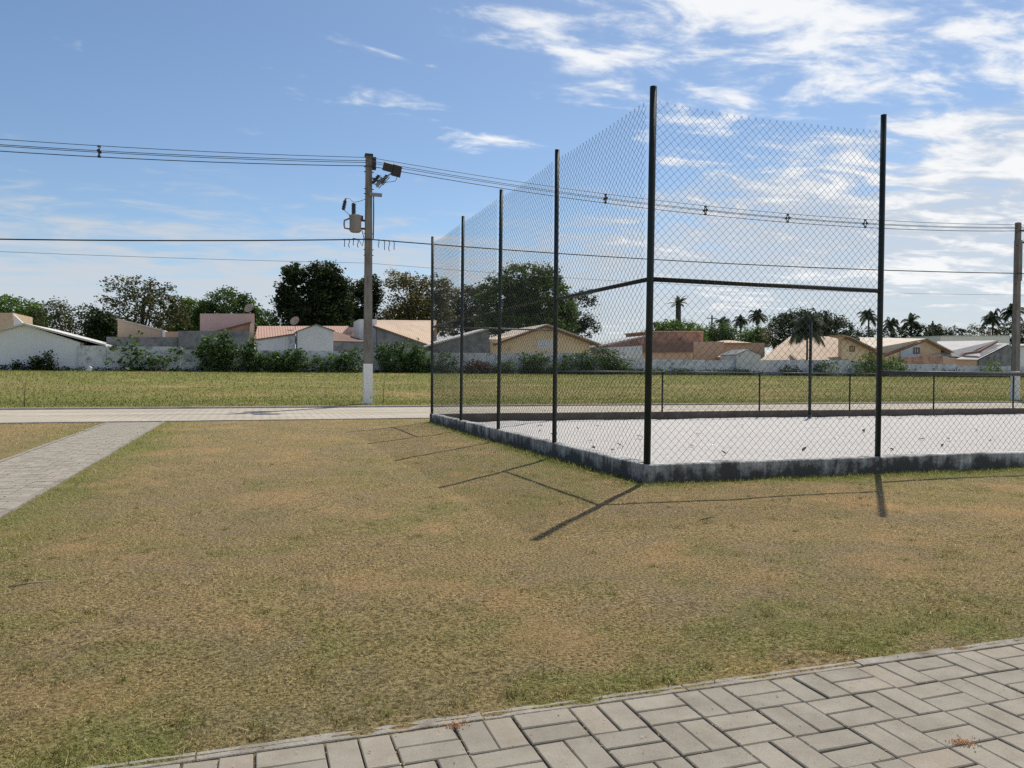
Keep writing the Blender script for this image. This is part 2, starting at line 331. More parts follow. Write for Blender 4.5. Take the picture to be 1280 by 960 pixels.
MT = dict(
    ground=ground_mat(), blade=blade_mat(), paver=paver_mat(), paver2=paver_mat('paver_concrete_pale', 1.12), curb=curb_mat(), sand=sand_mat(), road=road_mat(),
    edging=worn('edging_concrete', (0.27, 0.25, 0.215), (0.37, 0.34, 0.295), 14, 0.9, 0.6, 90, (0.17, 0.145, 0.11), sscale=7, smin=0.42, smax=0.66),
    joint=worn('joint_sand', (0.05, 0.04, 0.03), (0.12, 0.095, 0.065), 8, 1.0, 0.4, 120, (0.24, 0.15, 0.08), smin=0.6, smax=0.72, sscale=3),
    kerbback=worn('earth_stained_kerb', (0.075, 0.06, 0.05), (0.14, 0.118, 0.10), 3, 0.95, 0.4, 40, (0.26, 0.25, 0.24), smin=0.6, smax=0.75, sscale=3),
    kerb=worn('kerb_concrete', (0.36, 0.345, 0.32), (0.48, 0.46, 0.43), 4, 0.9, 0.3, 60, (0.22, 0.21, 0.19)),
    post=worn('post_green_paint', (0.012, 0.02, 0.019), (0.022, 0.033, 0.03), 8, 0.5, 0.15, 60, (0.06, 0.035, 0.02), smin=0.62, smax=0.75, sscale=9),
    galv=worn('galvanised_pipe', (0.05, 0.058, 0.06), (0.09, 0.098, 0.10), 6, 0.5, 0.1, 60),
    wire=gloss('mesh_wire', (0.028, 0.036, 0.038), 0.55),
    pole=worn('pole_concrete', (0.19, 0.177, 0.158), (0.26, 0.243, 0.218), 3, 0.9, 0.3, 60, (0.12, 0.11, 0.10), sscale=3, stretch=(3, 3, 0.5)),
    polew=worn('pole_whitewash', (0.74, 0.74, 0.74), (0.83, 0.83, 0.82), 5, 0.9, 0.3, 60, (0.30, 0.27, 0.22), smin=0.6, smax=0.75, sscale=3),
    dark=gloss('dark_fitting', (0.018, 0.02, 0.024), 0.5),
    cable=gloss('black_cable', (0.012, 0.013, 0.015), 0.6),
    steel=worn('transformer_grey', (0.20, 0.20, 0.20), (0.27, 0.27, 0.27), 4, 0.6, 0.1, 60),
    bwall=worn('whitewashed_wall', (0.60, 0.61, 0.62), (0.78, 0.79, 0.80), 0.9, 0.95, 0.4, 8, (0.20, 0.205, 0.21), smin=0.5, smax=0.68, sscale=1.6),
    shed=worn('shed_wall', (0.74, 0.75, 0.76), (0.82, 0.83, 0.84), 0.7, 0.95, 0.3, 8, (0.32, 0.33, 0.36), smin=0.62, smax=0.74, sscale=0.5),
    gwall=worn('grey_render', (0.19, 0.195, 0.20), (0.26, 0.265, 0.27), 0.8, 0.95, 0.3, 8, (0.09, 0.09, 0.10)),
    lgrey=worn('light_grey_render', (0.58, 0.585, 0.59), (0.68, 0.685, 0.69), 0.8, 0.95, 0.3, 8, (0.22, 0.22, 0.22), smin=0.58),
    beige=worn('beige_render', (0.50, 0.37, 0.26), (0.60, 0.46, 0.33), 0.8, 0.95, 0.3, 8, (0.27, 0.20, 0.14), smin=0.6),
    cream=worn('cream_render', (0.68, 0.52, 0.33), (0.76, 0.60, 0.40), 0.8, 0.95, 0.3, 8, (0.42, 0.36, 0.27), smin=0.6),
    pink=worn('pink_render', (0.58, 0.41, 0.38), (0.66, 0.48, 0.445), 0.8, 0.95, 0.3, 8, (0.32, 0.22, 0.20), smin=0.6),
    brown=worn('brown_render', (0.44, 0.265, 0.19), (0.52, 0.32, 0.235), 0.8, 0.95, 0.3, 8, (0.17, 0.10, 0.075)),
    dbrown=worn('dark_brown_render', (0.19, 0.12, 0.095), (0.24, 0.155, 0.125), 0.8, 0.95, 0.3, 8),
    tan=worn('tan_render', (0.55, 0.37, 0.26), (0.64, 0.44, 0.32), 0.8, 0.95, 0.3, 8, (0.30, 0.19, 0.13), smin=0.6),
    white=worn('white_render', (0.74, 0.74, 0.74), (0.82, 0.82, 0.82), 0.8, 0.95, 0.2, 8, (0.45, 0.45, 0.45), smin=0.62),
    blue=worn('pale_blue_render', (0.54, 0.62, 0.69), (0.62, 0.70, 0.76), 0.8, 0.95, 0.2, 8),
    wood=worn('eave_timber', (0.15, 0.075, 0.04), (0.22, 0.115, 0.065), 3, 0.8, 0.2, 30),
    rtan=roof_mat('roof_tan_tiles', (0.40, 0.28, 0.19), (0.52, 0.385, 0.27), (0.29, 0.20, 0.14)),
    rpale=roof_mat('roof_pale_tiles', (0.46, 0.375, 0.29), (0.60, 0.52, 0.43), (0.33, 0.26, 0.20)),
    rorange=roof_mat('roof_orange_tiles', (0.36, 0.205, 0.15), (0.44, 0.27, 0.205), (0.29, 0.165, 0.125)),
    rgrey=roof_mat('roof_cement_tiles', (0.33, 0.32, 0.32), (0.44, 0.43, 0.43), (0.24, 0.23, 0.23)),
    rsheet=roof_mat('roof_cement_sheet', (0.55, 0.53, 0.50), (0.70, 0.68, 0.65), (0.40, 0.34, 0.30), pitch=0.18),
    glass=gloss('window_glass', (0.02, 0.025, 0.03), 0.15),
    bark=worn('bark', (0.07, 0.058, 0.045), (0.12, 0.10, 0.08), 6, 0.95, 0.5, 20),
    twig=worn('dry_twig', (0.10, 0.075, 0.05), (0.16, 0.125, 0.09), 6, 0.95, 0.3, 20),
    litter=worn('dry_leaf', (0.10, 0.062, 0.035), (0.19, 0.125, 0.07), 14, 0.9, 0.2, 40),
    crumbs=worn('orange_clay_crumbs', (0.42, 0.20, 0.09), (0.55, 0.30, 0.15), 60, 1.0, 0.3, 120),
    dish=worn('dish_mesh', (0.46, 0.34, 0.26), (0.54, 0.41, 0.32), 3, 0.7, 0.1, 30),
    lf_dark=leafmat('foliage_dark', (0.014, 0.026, 0.009), (0.045, 0.07, 0.022)),
    lf_mid=leafmat('foliage_mid', (0.036, 0.072, 0.016), (0.115, 0.18, 0.042)),
    lf_light=leafmat('foliage_light', (0.05, 0.10, 0.015), (0.15, 0.23, 0.045)),
    lf_olive=leafmat('foliage_olive', (0.04, 0.048, 0.018), (0.12, 0.125, 0.05), alt=(0.17, 0.14, 0.07)),
    lf_dry=leafmat('foliage_drying', (0.06, 0.058, 0.02), (0.22, 0.20, 0.07), alt=(0.38, 0.33, 0.15)),
    lf_bush=leafmat('foliage_bush', (0.032, 0.065, 0.02), (0.13, 0.20, 0.07), trans=0.45, alt=(0.30, 0.38, 0.20)),
    lf_brown=leafmat('foliage_withered', (0.06, 0.04, 0.025), (0.13, 0.085, 0.05)),
    lf_palm=leafmat('foliage_palm', (0.025, 0.042, 0.02), (0.085, 0.105, 0.05)),
)

# ------------------------------------------------------------------ layout constants (metres)
PATH_EDGE = 2.46                    # near path: lawn side
CU0, CU1, CV0, CV1 = 3.94, 24.9, 7.27, 17.25    # court, outer faces of the kerb wall
ROAD0, ROAD1 = 18.55, 25.5
SIDE0, SIDE1 = -3.04, -1.88         # cross path on the left
WALL_V = 62.0

def terrain(u, v):
    z = 0.95 * sstep(27, 60, v)
    z = z + np.where((v > 26.5), 0.05 * (fbm(u * 0.12, v * 0.12, 5, 3) - 0.5) * sstep(26.5, 32, v), 0)
    lawn = (v > PATH_EDGE + 0.05) & (v < ROAD0 - 0.12) & ((u < SIDE0 + 0.025) | (u > SIDE1 - 0.025))
    court = (u > CU0) & (v > CV0) & (v < CV1) & (u < CU1)
    z = z + np.where(lawn & ~court, 0.035 * (fbm(u * 1.3, v * 1.3, 2, 4) - 0.62) * sstep(PATH_EDGE, PATH_EDGE + 0.5, v) - 0.009, 0)
    sunk = ((v <= PATH_EDGE + 0.03) & (v > -3)) | ((v >= ROAD0 - 0.05) & (v <= ROAD1 + 0.05)) | ((u >= SIDE0 + 0.03) & (u <= SIDE1 - 0.03) & (v < ROAD0) & (v > 0)) | court
    return np.where(sunk, -0.12, z)

def lawn_green(u, v):
    g = sstep(0.50, 0.70, fbm(u * 0.7, v * 0.7, 11, 5)) * 0.42 + sstep(0.50, 0.68, fbm(u * 3.4, v * 3.4, 23, 4)) * 0.48 + 0.05
    d = np.minimum(np.abs(v - CV0) + np.where(u > CU0 - 0.2, 0, 9), np.abs(u - CU0) + np.where((v > CV0 - 0.2) & (v < CV1 + 0.3), 0, 9))
    g = g * 0.62
    g = g + 1.0 * np.exp(-(d / 0.36) ** 2) * (0.6 + fbm(u * 2, v * 2, 27, 3))
    g = g + 0.6 * np.exp(-((u - SIDE1) / 0.6) ** 2) + 0.3 * np.exp(-((u - SIDE0) / 0.6) ** 2)
    g = g + 0.7 * np.exp(-((v - PATH_EDGE) / 0.5) ** 2) * sstep(0.48, 0.6, fbm(u * 1.7 + 9, v * 1.7, 31, 3))
    field = v > 26
    f = 1.1 + 1.3 * (fbm(u * 0.16, v * 0.55, 41, 4) - 0.5) + 0.5 * sstep(44, 56, v) - 0.35 * sstep(29, 34, v) * sstep(50, 42, v)
    return np.clip(np.where(field, f, g), 0, 1)
def lawn_dead(u, v):
    """0 straw .. 1 grey-brown dead thatch"""
    a = sstep(0.47, 0.66, fbm(u * 1.2 + 31, v * 1.2, 151, 5)) * 0.6 + sstep(0.48, 0.66, fbm(u * 7, v * 7, 157, 3)) * 0.55
    return np.clip(np.where(v > 26, sstep(0.45, 0.7, fbm(u * 0.25, v * 0.9, 161, 4)) * 0.5, a), 0, 1)
def lawn_bare(u, v):
    b = sstep(0.60, 0.72, fbm(u * 1.6 + 3, v * 1.6, 51, 5)) * 0.5
    b = b + 0.9 * np.exp(-((v - PATH_EDGE) / 0.26) ** 2) * sstep(0.46, 0.60, fbm(u * 1.4 + 2, v * 1.4 + 5, 61, 3))
    b = b + 0.45 * np.exp(-(((u - 5.5) / 2.4) ** 2 + ((v - 5.7) / 0.75) ** 2)) * sstep(0.42, 0.6, fbm(u * 3, v * 3, 71, 3))
    b = b * (0.35 + 1.1 * fbm(u * 8, v * 8, 77, 3))
    return np.clip(np.where(v > 26, sstep(0.62, 0.75, fbm(u * 0.3, v * 0.6, 81, 4)) * 0.5, b), 0, 1)

# ------------------------------------------------------------------ ground
def build_ground():
    def axis(*segs):
        out = []
        for a, b, st in segs: out += list(np.arange(a, b - 1e-6, st))
        return np.array(sorted(set(np.round(out, 4))))
    us = axis((-2600, -200, 400), (-200, -40, 20), (-40, -9, 1.0), (-9, SIDE0, 0.12), (SIDE0, SIDE0 + .05, .02), (SIDE0 + .06, SIDE1 - .05, 0.31), (SIDE1 - .04, SIDE1, .02), (SIDE1, 11, 0.09), (11, 30, 0.5), (30, 100, 2), (100, 300, 25), (300, 3001, 450))
    vs = axis((-400, -10, 65), (-10, PATH_EDGE, 0.7), (PATH_EDGE + 0.03, PATH_EDGE + 0.071, 0.04), (PATH_EDGE + 0.075, 8.2, 0.075), (8.2, ROAD0, 0.15), (ROAD0 - 0.13, ROAD0 - 0.04, 0.04), (ROAD0, ROAD1, 0.9), (ROAD1 + 0.04, ROAD1 + 0.1, 0.05), (ROAD1 + 0.2, 66, 0.6), (66, 130, 6), (130, 400, 60), (400, 5001, 700))
    U, V = np.meshgrid(us, vs); Z = terrain(U, V)
    n, m = len(us), len(vs)
    verts = np.stack([U.ravel(), V.ravel(), Z.ravel()], 1)
    i = np.arange((m - 1) * (n - 1)); r, c = i // (n - 1), i % (n - 1); a = r * n + c
    me = fast('ground', verts, np.stack([a, a + 1, a + n + 1, a + n], 1))
    attr(me, 'green', lawn_green(U, V).ravel()); attr(me, 'bare', lawn_bare(U, V).ravel()); attr(me, 'dead', lawn_dead(U, V).ravel())
    o = link('ground', me, MT['ground'], smooth=True); tag(o, 'dry patchy lawn and field ground running back to the houses', None, kind='structure')
build_ground()

# road, kerbs
def sheet(name, u0, u1, v0, v1, z, mat, nu=1, nv=1):
    us = np.linspace(u0, u1, nu + 1); vs = np.linspace(v0, v1, nv + 1)
    v = [(a, b, z) for b in vs for a in us]; f = [(j * (nu + 1) + i, j * (nu + 1) + i + 1, (j + 1) * (nu + 1) + i + 1, (j + 1) * (nu + 1) + i) for j in range(nv) for i in range(nu)]
    return link(name, pyd(name, v, f), mat)
tag(sheet('road', -120, 160, ROAD0 + 0.12, ROAD1, -0.05, MT['road'], 40, 1), 'pale block paved street crossing behind the court', None, kind='structure')
kerb_near = MB().box((20, ROAD0 + 0.035, -0.06), (280, 0.17, 0.16)).build('near_kerb', MT['kerb']); tag(kerb_near, 'flush concrete kerb between lawn and street', None, kind='structure')
kerb_far = MB().box((20, ROAD1 + 0.06, -0.068), (280, 0.14, 0.14)).build('far_kerb', MT['kerb']); tag(kerb_far, 'raised concrete kerb between street and far field', None, kind='structure')

# ------------------------------------------------------------------ pavers
def paver_mesh(name, l, w, h=0.06, ch=0.0035):
    v = []; a, b = l / 2, w / 2
    for (z, i) in ((-h, 0), (-ch, 0), (0, ch)):
        v += [(-a + i, -b + i, z), (a - i, -b + i, z), (a - i, b - i, z), (-a + i, b - i, z)]
    f = [(8, 9, 10, 11)]
    for k in (0, 4):
        for i in range(4): j = (i + 1) % 4; f.append((k + i, k + j, k + 4 + j, k + 4 + i))
    return pyd(name, v, f)
pm = paver_mesh('paver', 0.2000, 0.0976); pm.materials.append(MT['paver'])
pm2 = paver_mesh('paver_pale', 0.194, 0.091); pm2.materials.append(MT['paver2'])

def pave(parent, u0, u1, v0, v1, mesh, unit, ndetail, score, jit=0.004):
    """basket weave: pairs of pavers turned a quarter from block to block; the ndetail that show largest are objects, the rest one mesh"""
    nu = int(round((u1 - u0) / unit)); nv = int(round((v1 - v0) / unit)); L = []
    for i in range(nu):
        for j in range(nv):
            cu, cv = u0 + (i + .5) * unit, v1 - (j + .5) * unit
            for s in (-1, 1):
                if (i + j) % 2: L.append((cu, cv + s * unit / 4, 0.0))
                else: L.append((cu + s * unit / 4, cv, math.pi / 2))
    L.sort(key=lambda p: score(p[0], p[1])); rest = MB()
    V0 = [tuple(v.co) for v in mesh.vertices]; F0 = [tuple(p.vertices) for p in mesh.polygons]
    for k, (u, v, r) in enumerate(L):
        z = random.gauss(0, 0.0011); r2 = r + random.gauss(0, 0.008); u += random.gauss(0, 0.0016); v += random.gauss(0, 0.0016)
        tx, ty = random.gauss(0, 0.006), random.gauss(0, 0.006)
        if k < ndetail:
            o = bpy.data.objects.new('paver', mesh); C.objects.link(o); o.parent = parent
            o.location = (u, v, z); o.rotation_euler = (tx, ty, r2)
        else:
            c, s = math.cos(r2), math.sin(r2)
            rest.add([(x * c - y * s + u, x * s + y * c + v, q + z) for x, y, q in V0], F0)
    if rest.v:
        o = rest.build('paving', mesh.materials[0], parent); o['kind'] = 'stuff'

near = sheet('path', -9, 14, -1.5, PATH_EDGE - 0.005, -0.010, MT['joint'], 23, 4); tag(near, 'grey basket weave paver path in the foreground', None, kind='structure')
ed = []
u = -9.0
while u < 14:
    l = random.uniform(0.78, 1.0)
    b = MB(); n = 14; w = []
    for i in range(n + 1):
        x = -l / 2 + .003 + (l - .006) * i / n; a = random.gauss(0, .0022) if 0 < i < n else 0; c = random.gauss(0, .0012) - (.006 if random.random() < .08 else 0)
        w += [(x, -.032, -.1), (x, -.032, -.003), (x, -.029, c * .3), (x, .020 + a, c), (x, .026 + a, c - .005), (x, .028 + a, -.1)]
    b.add(w, [(i * 6 + q, i * 6 + q + 1, i * 6 + q + 7, i * 6 + q + 6) for i in range(n) for q in range(5)] + [(5, 4, 3, 2, 1, 0), tuple(n * 6 + q for q in range(6))])
    o = b.build('edging', MT['edging'], near); o.location = (u + l / 2, PATH_EDGE + 0.034, random.gauss(-0.001, 0.0012)); o.rotation_euler = (0, random.gauss(0, 0.001), random.gauss(0, 0.0015))
    u += l
pave(near, -8.9, 13.9, -1.4, PATH_EDGE - 0.006, pm, 0.207, 290, lambda u, v: (u - 1.6) ** 2 * 0.22 + (v - 2.2) ** 2 * 1.2)
side = sheet('side_path', SIDE0, SIDE1, PATH_EDGE + 0.1, ROAD0 - 0.06, -0.016, MT['joint'], 1, 10); tag(side, 'grey paver path crossing the lawn to the street', None, kind='structure')
for uu in (SIDE0 + 0.03, SIDE1 - 0.03):
    v = PATH_EDGE + 0.08
    while v < ROAD0 - 0.3:
        l = min(random.uniform(0.8, 1.0), ROAD0 - 0.07 - v)
        o = MB().box((0, 0, -0.04), (0.06, l - 0.006, 0.10)).build('edging', MT['edging'], side); o.location = (uu, v + l / 2, random.gauss(-0.004, 0.002)); v += l
pave(side, SIDE0 + 0.065, SIDE1 - 0.065, PATH_EDGE + 0.1, ROAD0 - 0.08, pm2, 0.206, 295, lambda u, v: abs(v - 8.6) if v > 5.6 else 50 - v)

# ------------------------------------------------------------------ court: kerb wall, sand
def wobbly_wall(name, p0, p1, th, h, parent):
    """a low cast wall with an uneven top edge"""
    p0, p1 = Vector(p0), Vector(p1); d = (p1 - p0); Ln = d.length; d.normalize(); nrm = Vector((-d.y, d.x, 0)); n = int(Ln / 0.12)
    v = []; f = []
    for i in range(n + 1):
        s = Ln * i / n; c = p0 + d * s
        w1, w2 = (float(fbm(np.array([s * 1.1 + p0.x]), np.array([k * 7.3 + p0.y]), 3)[0] - .5) for k in (0, 1))
        for (o, z) in ((0, -0.12), (0.006 * w1, h - 0.012 + 0.03 * w1), (0.014, h + 0.03 * w1), (th - 0.014, h + 0.03 * w2), (th, h - 0.012 + 0.03 * w2), (th, -0.12)):
            v.append(c + nrm * o + Vector((0, 0, z)))
    for i in range(n):
        for k in range(6): k2 = (k + 1) % 6; f.append((i * 6 + k, i * 6 + 6 + k, i * 6 + 6 + k2, i * 6 + k2))
    f.append((0, 1, 2, 3, 4, 5)); f.append(tuple(n * 6 + k for k in (5, 4, 3, 2, 1, 0)))
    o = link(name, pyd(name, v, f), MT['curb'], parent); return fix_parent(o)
KH, KT = 0.19, 0.15
cw = thing('court_kerb_wall', (CU0, CV0, 0), 'low mildewed whitewashed concrete kerb wall round the sand court', 'kerb wall')
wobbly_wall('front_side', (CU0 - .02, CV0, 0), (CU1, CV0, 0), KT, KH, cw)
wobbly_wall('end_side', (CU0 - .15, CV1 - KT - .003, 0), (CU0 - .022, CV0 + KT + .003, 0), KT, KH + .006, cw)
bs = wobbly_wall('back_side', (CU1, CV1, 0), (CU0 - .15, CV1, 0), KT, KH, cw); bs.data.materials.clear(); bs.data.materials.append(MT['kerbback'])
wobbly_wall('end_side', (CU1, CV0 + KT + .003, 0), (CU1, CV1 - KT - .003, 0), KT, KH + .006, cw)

def build_sand():
    us = np.arange(CU0 + 0.1, CU1 - 0.05, 0.12); vs = np.arange(CV0 + 0.04, CV1 - 0.05, 0.1); U, V = np.meshgrid(us, vs)
    d = V - (CV0 + KT); e = U - (CU0 + KT)
    Z = 0.055 - 0.045 * sstep(12, 17, V) + 0.05 * (fbm(U * 1.2, V * 1.2, 91, 4) - 0.5) + 0.02 * (fbm(U * 5, V * 5, 93, 2) - 0.5)
    lip = 0.13 * np.exp(-np.clip(d, 0, 9) / 0.5) * (0.75 + 0.5 * fbm(U * 0.8, V * 0, 95, 3))
    lip2 = 0.11 * np.exp(-np.clip(e, 0, 9) / 0.35) * sstep(CV1 - 2, CV1 - 6, V) * (0.6 + 0.6 * fbm(V * 0.9, U * 0, 97, 3))
    Z = Z + np.maximum(lip, lip2)
    Z = np.where((d < 0) | (e < 0), np.minimum(Z, KH + 0.012) , Z); U = U - 0.013 * (V - CV0) * sstep(9, 5, U)
    n, m = len(us), len(vs); i = np.arange((m - 1) * (n - 1)); a = (i // (n - 1)) * n + i % (n - 1)
    o = link('sand', fast('sand', np.stack([U.ravel(), V.ravel(), Z.ravel()], 1), np.stack([a, a + 1, a + n + 1, a + n], 1)), MT['sand'], smooth=True)
    tag(o, 'pale white sand filling the fenced court', None, kind='structure')
build_sand()

# ------------------------------------------------------------------ fence
FX = thing('court_fence', (CU0, CV0, 0), 'tall dark green post and chain link fence round the sand court', 'fence')
def in_fence(o): return fix_parent(o)
MID, TOPM, TOPP, LOWR = 2.17, 4.05, 4.22, 1.19
OFF = KT / 2
pu = [CU0 + OFF, 7.10]                              # tall bay at the corner
def eu(v): return CU0 + 0.052 if v < CV0 + 1 else CU0 - 0.018 - 0.013 * (v - 9.86)
pvs = [CV0 + OFF, 9.86, 12.34, 14.70, CV1 - OFF]    # end side
def post(u, v, top, r=0.032, lean=(0, 0)):
    in_fence(MB().tube([(u, v, 0.05), (u + lean[0] * .5, v + lean[1] * .5, top / 2), (u + lean[0], v + lean[1], top)], r, 12).build('post', MT['post'], FX, True))
def rail(p, q, r=0.024, mat='post', name='rail'):
    in_fence(MB().tube([p, q], r, 10).build(name, MT[mat], FX, True))
def chain(p, q, z0, z1, sag=0.03, cell=0.092, rad=0.0022, seed=0, hooks=True):
    """interlocked zig-zag wires between two posts"""
    p, q = np.array(p, float), np.array(q, float); L = np.linalg.norm(q - p); d = (q - p) / L; nrm = np.array([-d[1], d[0]])
    h = cell / 2; nw = int((L - 0.02) / h); h = (L - 0.02) / nw; K = int(round((z1 - z0) / (cell / 2))); rg = np.random.default_rng(seed + 100)
    i = np.arange(nw)[:, None]; k = np.arange(K + 1)[None, :]
    s = 0.01 + (i + ((i + k) % 2)) * h; t = s / L
    fall = sag * 4 * t * (1 - t) + 0.02 * (fbm(s * 1.5 + seed, np.zeros_like(s) + seed, 7, 2) - 0.5)
    z = z0 + (z1 - z0) * k / K - fall * (k / K)
    s = s + 0.012 * (fbm(s * 0.8 + seed * 3.1, z * 0.9, 9, 2) - 0.5)
    w = 0.0022 * np.where(k % 2, 1, -1) + 0.05 * (fbm(s * 0.7 + seed * 5.3, z * 0.6, 13, 2) - 0.5) * 4 * t * (1 - t)
    if hooks:
        lastdir = np.where(((i[:, 0] + K) % 2) == 0, 1.0, -1.0)
        s = np.concatenate([s, (s[:, -1] + lastdir * -0.012)[:, None], (s[:, -1] + lastdir * 0.006)[:, None]], 1)
        z = np.concatenate([z, (z[:, -1] + 0.016)[:, None], (z[:, -1] + 0.022)[:, None]], 1)
        w = np.concatenate([w, w[:, -1:] + 0.002, w[:, -1:] + 0.004], 1)
    P = np.stack([p[0] + d[0] * s + nrm[0] * w, p[1] + d[1] * s + nrm[1] * w, z], -1)    # nw, K', 3
    n, m = P.shape[:2]
    off = np.array([[d[0], d[1], 0], [-d[0] * .5 + nrm[0] * .87, -d[1] * .5 + nrm[1] * .87, 0.3], [-d[0] * .5 - nrm[0] * .87, -d[1] * .5 - nrm[1] * .87, -0.3]]) * rad
    V = (P[:, :, None, :] + off[None, None]).reshape(-1, 3)
    b = (np.arange(n)[:, None] * m + np.arange(m - 1)[None, :]).ravel() * 3; F = []
    for c in range(3): c2 = (c + 1) % 3; F.append(np.stack([b + c, b + c2, b + 3 + c2, b + 3 + c], 1))
    o = link('wire_mesh', fast('wire_mesh', V, np.concatenate(F)), MT['wire'], FX); o['kind'] = 'stuff'; fix_parent(o)

for k, v in enumerate(pvs): post(eu(v), v, TOPP, 0.038 if k == 0 else 0.032, (0.03, 0.0) if k == 0 else (random.uniform(-.02, .03), 0))
post(pu[1], pvs[0], TOPP + 0.05, 0.034, (0.01, 0)); post(pu[1] - 0.24, pvs[-1], TOPP - 0.03)
for k in range(4):
    a, b = pvs[k], pvs[k + 1]
    if k in (0, 3): rail((eu(a), a, MID), (eu(b), b, MID))
    chain((eu(a) - .034, a + .03), (eu(b) - .034, b - .03), KH + .01, MID - .01, 0.0, seed=k * 2, hooks=False)
    chain((eu(a) - .034, a + .03), (eu(b) - .034, b - .03), MID + .0, TOPM, 0.03, seed=k * 2 + 1)
for (v, ue, sd, mat) in ((pvs[0], pu[1], 20, 'post'), (pvs[-1], pu[1] - 0.24, 24, 'galv')):
    rail((eu(v), v, MID), (ue, v, MID), 0.026 if mat == 'post' else 0.02, mat)
    vv = v - .036 if sd == 20 else v + .036
    chain((eu(v) + .03, vv), (ue - .03, vv), KH + .01, MID - .03, 0.0, seed=sd, hooks=True)
    chain((eu(v) + .03, vv), (ue - .03, vv), MID + .0, TOPM, 0.05, seed=sd + 1)
lowf = [pu[1], 10.1, 13.1, 16.1, 19.1, 22.1, CU1 - OFF]
lowb = [pu[1] - 0.24, 9.75, 12.65, 15.6, 18.6, 21.7, CU1 - OFF]
for (arr, v, sd, mat, rr) in ((lowf, pvs[0], 40, 'galv', 0.028), (lowb, pvs[-1], 60, 'galv', 0.017)):
    for k in range(len(arr) - 1):
        if k: post(arr[k], v, LOWR - 0.02, 0.022)
        rail((arr[k], v, LOWR), (arr[k + 1], v, LOWR), rr, mat)
        vv = v - .03 if sd == 40 else v + .03
        chain((arr[k] + .03, vv), (arr[k + 1] - .03, vv), KH + .01, LOWR - .02, 0.0, seed=sd + k, hooks=False)
for v in pvs: post(CU1 - OFF, v, TOPP)
for k in range(4):
    rail((CU1 - OFF, pvs[k], MID), (CU1 - OFF, pvs[k + 1], MID))
    chain((CU1 - OFF + .034, pvs[k] + .03), (CU1 - OFF + .034, pvs[k + 1] - .03), KH + .01, MID - .02, 0.0, seed=80 + k, hooks=False)

# net post standing by the back kerb
npx = at(1012, 517, CV1 - 0.35)
t = thing('net_post', (npx.x, CV1 - 0.35, 0), 'dark steel net post standing alone inside the back kerb of the sand', 'net post')
MB().tube([(0, 0, -0.05), (0, 0, 2.55)], 0.04, 12).build('shaft', MT['post'], t, True)
MB().tube([(0, 0, 0.02), (0, 0, 0.09)], 0.055, 12).build('sleeve', MT['galv'], t, True)
MB().tube([(0, 0, 2.55), (0, 0, 2.57)], 0.043, 12).build('cap', MT['dark'], t, True)
MB().tube([(-0.04, 0, 2.42), (-0.085, 0, 2.42), (-0.085, 0, 2.47)], 0.008, 6).build('hook', MT['dark'], t, True)

# ------------------------------------------------------------------ grass (stuff)
def grass(name, bands, label, hgt, wid, u_lim, tonebias=0.0, lean=1.0):
    P = []
    for (v0, v1, dens, sc) in bands:
        a0, a1 = u_lim(v0, v1); n = int((a1 - a0) * (v1 - v0) * dens)
        u = rng.uniform(a0, a1, n); v = rng.uniform(v0, v1, n)
        court = (u > CU0 - 0.008) & (v > CV0 - 0.008) & (v < CV1 + 0.02)
        path = (u > SIDE0 + 0.03) & (u < SIDE1 - 0.03) & (v < ROAD0)
        keep = ~court & ~path
        bare = lawn_bare(u, v); keep &= rng.random(n) > bare * 0.93
        keep &= rng.random(n) < 1.9 * sstep(0.28, 0.72, fbm(u * 22, v * 22, 101, 2)) + 0.12
        P.append(np.stack([u[keep], v[keep], np.full(keep.sum(), sc)], 1))
    P = np.concatenate(P); n = len(P); u, v, sc = P.T
    z = np.maximum(terrain(u, v), -0.02 ); g = lawn_green(u, v)
    h = hgt * sc * rng.uniform(0.4, 1.3, n) * (0.8 + 0.5 * g); w = wid * sc * rng.uniform(0.6, 1.4, n)
    az = rng.uniform(0, 2 * np.pi, n); ln = np.clip(np.abs(rng.normal(0.75, 0.5, n)) * lean, 0, 5.0)
    rise = np.cos(np.arctan(ln)) * h; run = np.sin(np.arctan(ln)) * h
    fx, fy = np.cos(az + rng.normal(1.57, 0.8, n)), np.sin(az + rng.normal(1.57, 0.8, n))
    base = np.stack([u, v, z - 0.003], 1); side = np.stack([fx * w / 2, fy * w / 2, np.zeros(n)], 1)
    tip = base + np.stack([np.cos(az) * run, np.sin(az) * run, rise], 1)
    V = np.stack([base - side, base + side, tip], 1).reshape(-1, 3)
    me = fast(name, V, np.arange(3 * n).reshape(-1, 3))
    tone = np.clip(rng.normal(0.68 + tonebias, 0.36, n) + 1.15 * (fbm(u * 20, v * 20, 111, 3) - 0.5), 0, 1); gg = np.clip(g + rng.normal(0, 0.25, n), 0, 1)
    attr(me, 'tone', np.repeat(tone, 3)); attr(me, 'green', np.repeat(gg, 3)); attr(me, 'dead', np.repeat(np.clip(lawn_dead(u, v) + rng.normal(0, .2, n), 0, 1), 3))
    o = link(name, me, MT['blade']); tag(o, label, 'grass', kind='stuff'); return n
def lim_near(v0, v1):
    return (-0.45 * v1 - 1.6, min(1.15 * v1 + 2.2, 14))
grass('lawn_grass', [(PATH_EDGE + .055, 3.2, 17000, 0.85), (PATH_EDGE + .02, PATH_EDGE + .06, 3200, 1.0), (3.2, 4.2, 13000, .92), (4.2, 5.6, 8500, 1.0), (5.6, 7.3, 5200, 1.15), (7.3, 9.5, 3300, 1.3), (9.5, 13, 1700, 1.6), (13, ROAD0 - .06, 950, 2.0)],
      'short dry mown grass covering the lawn before the court', 0.021, 0.0046, lim_near, 0.0, 2.6)
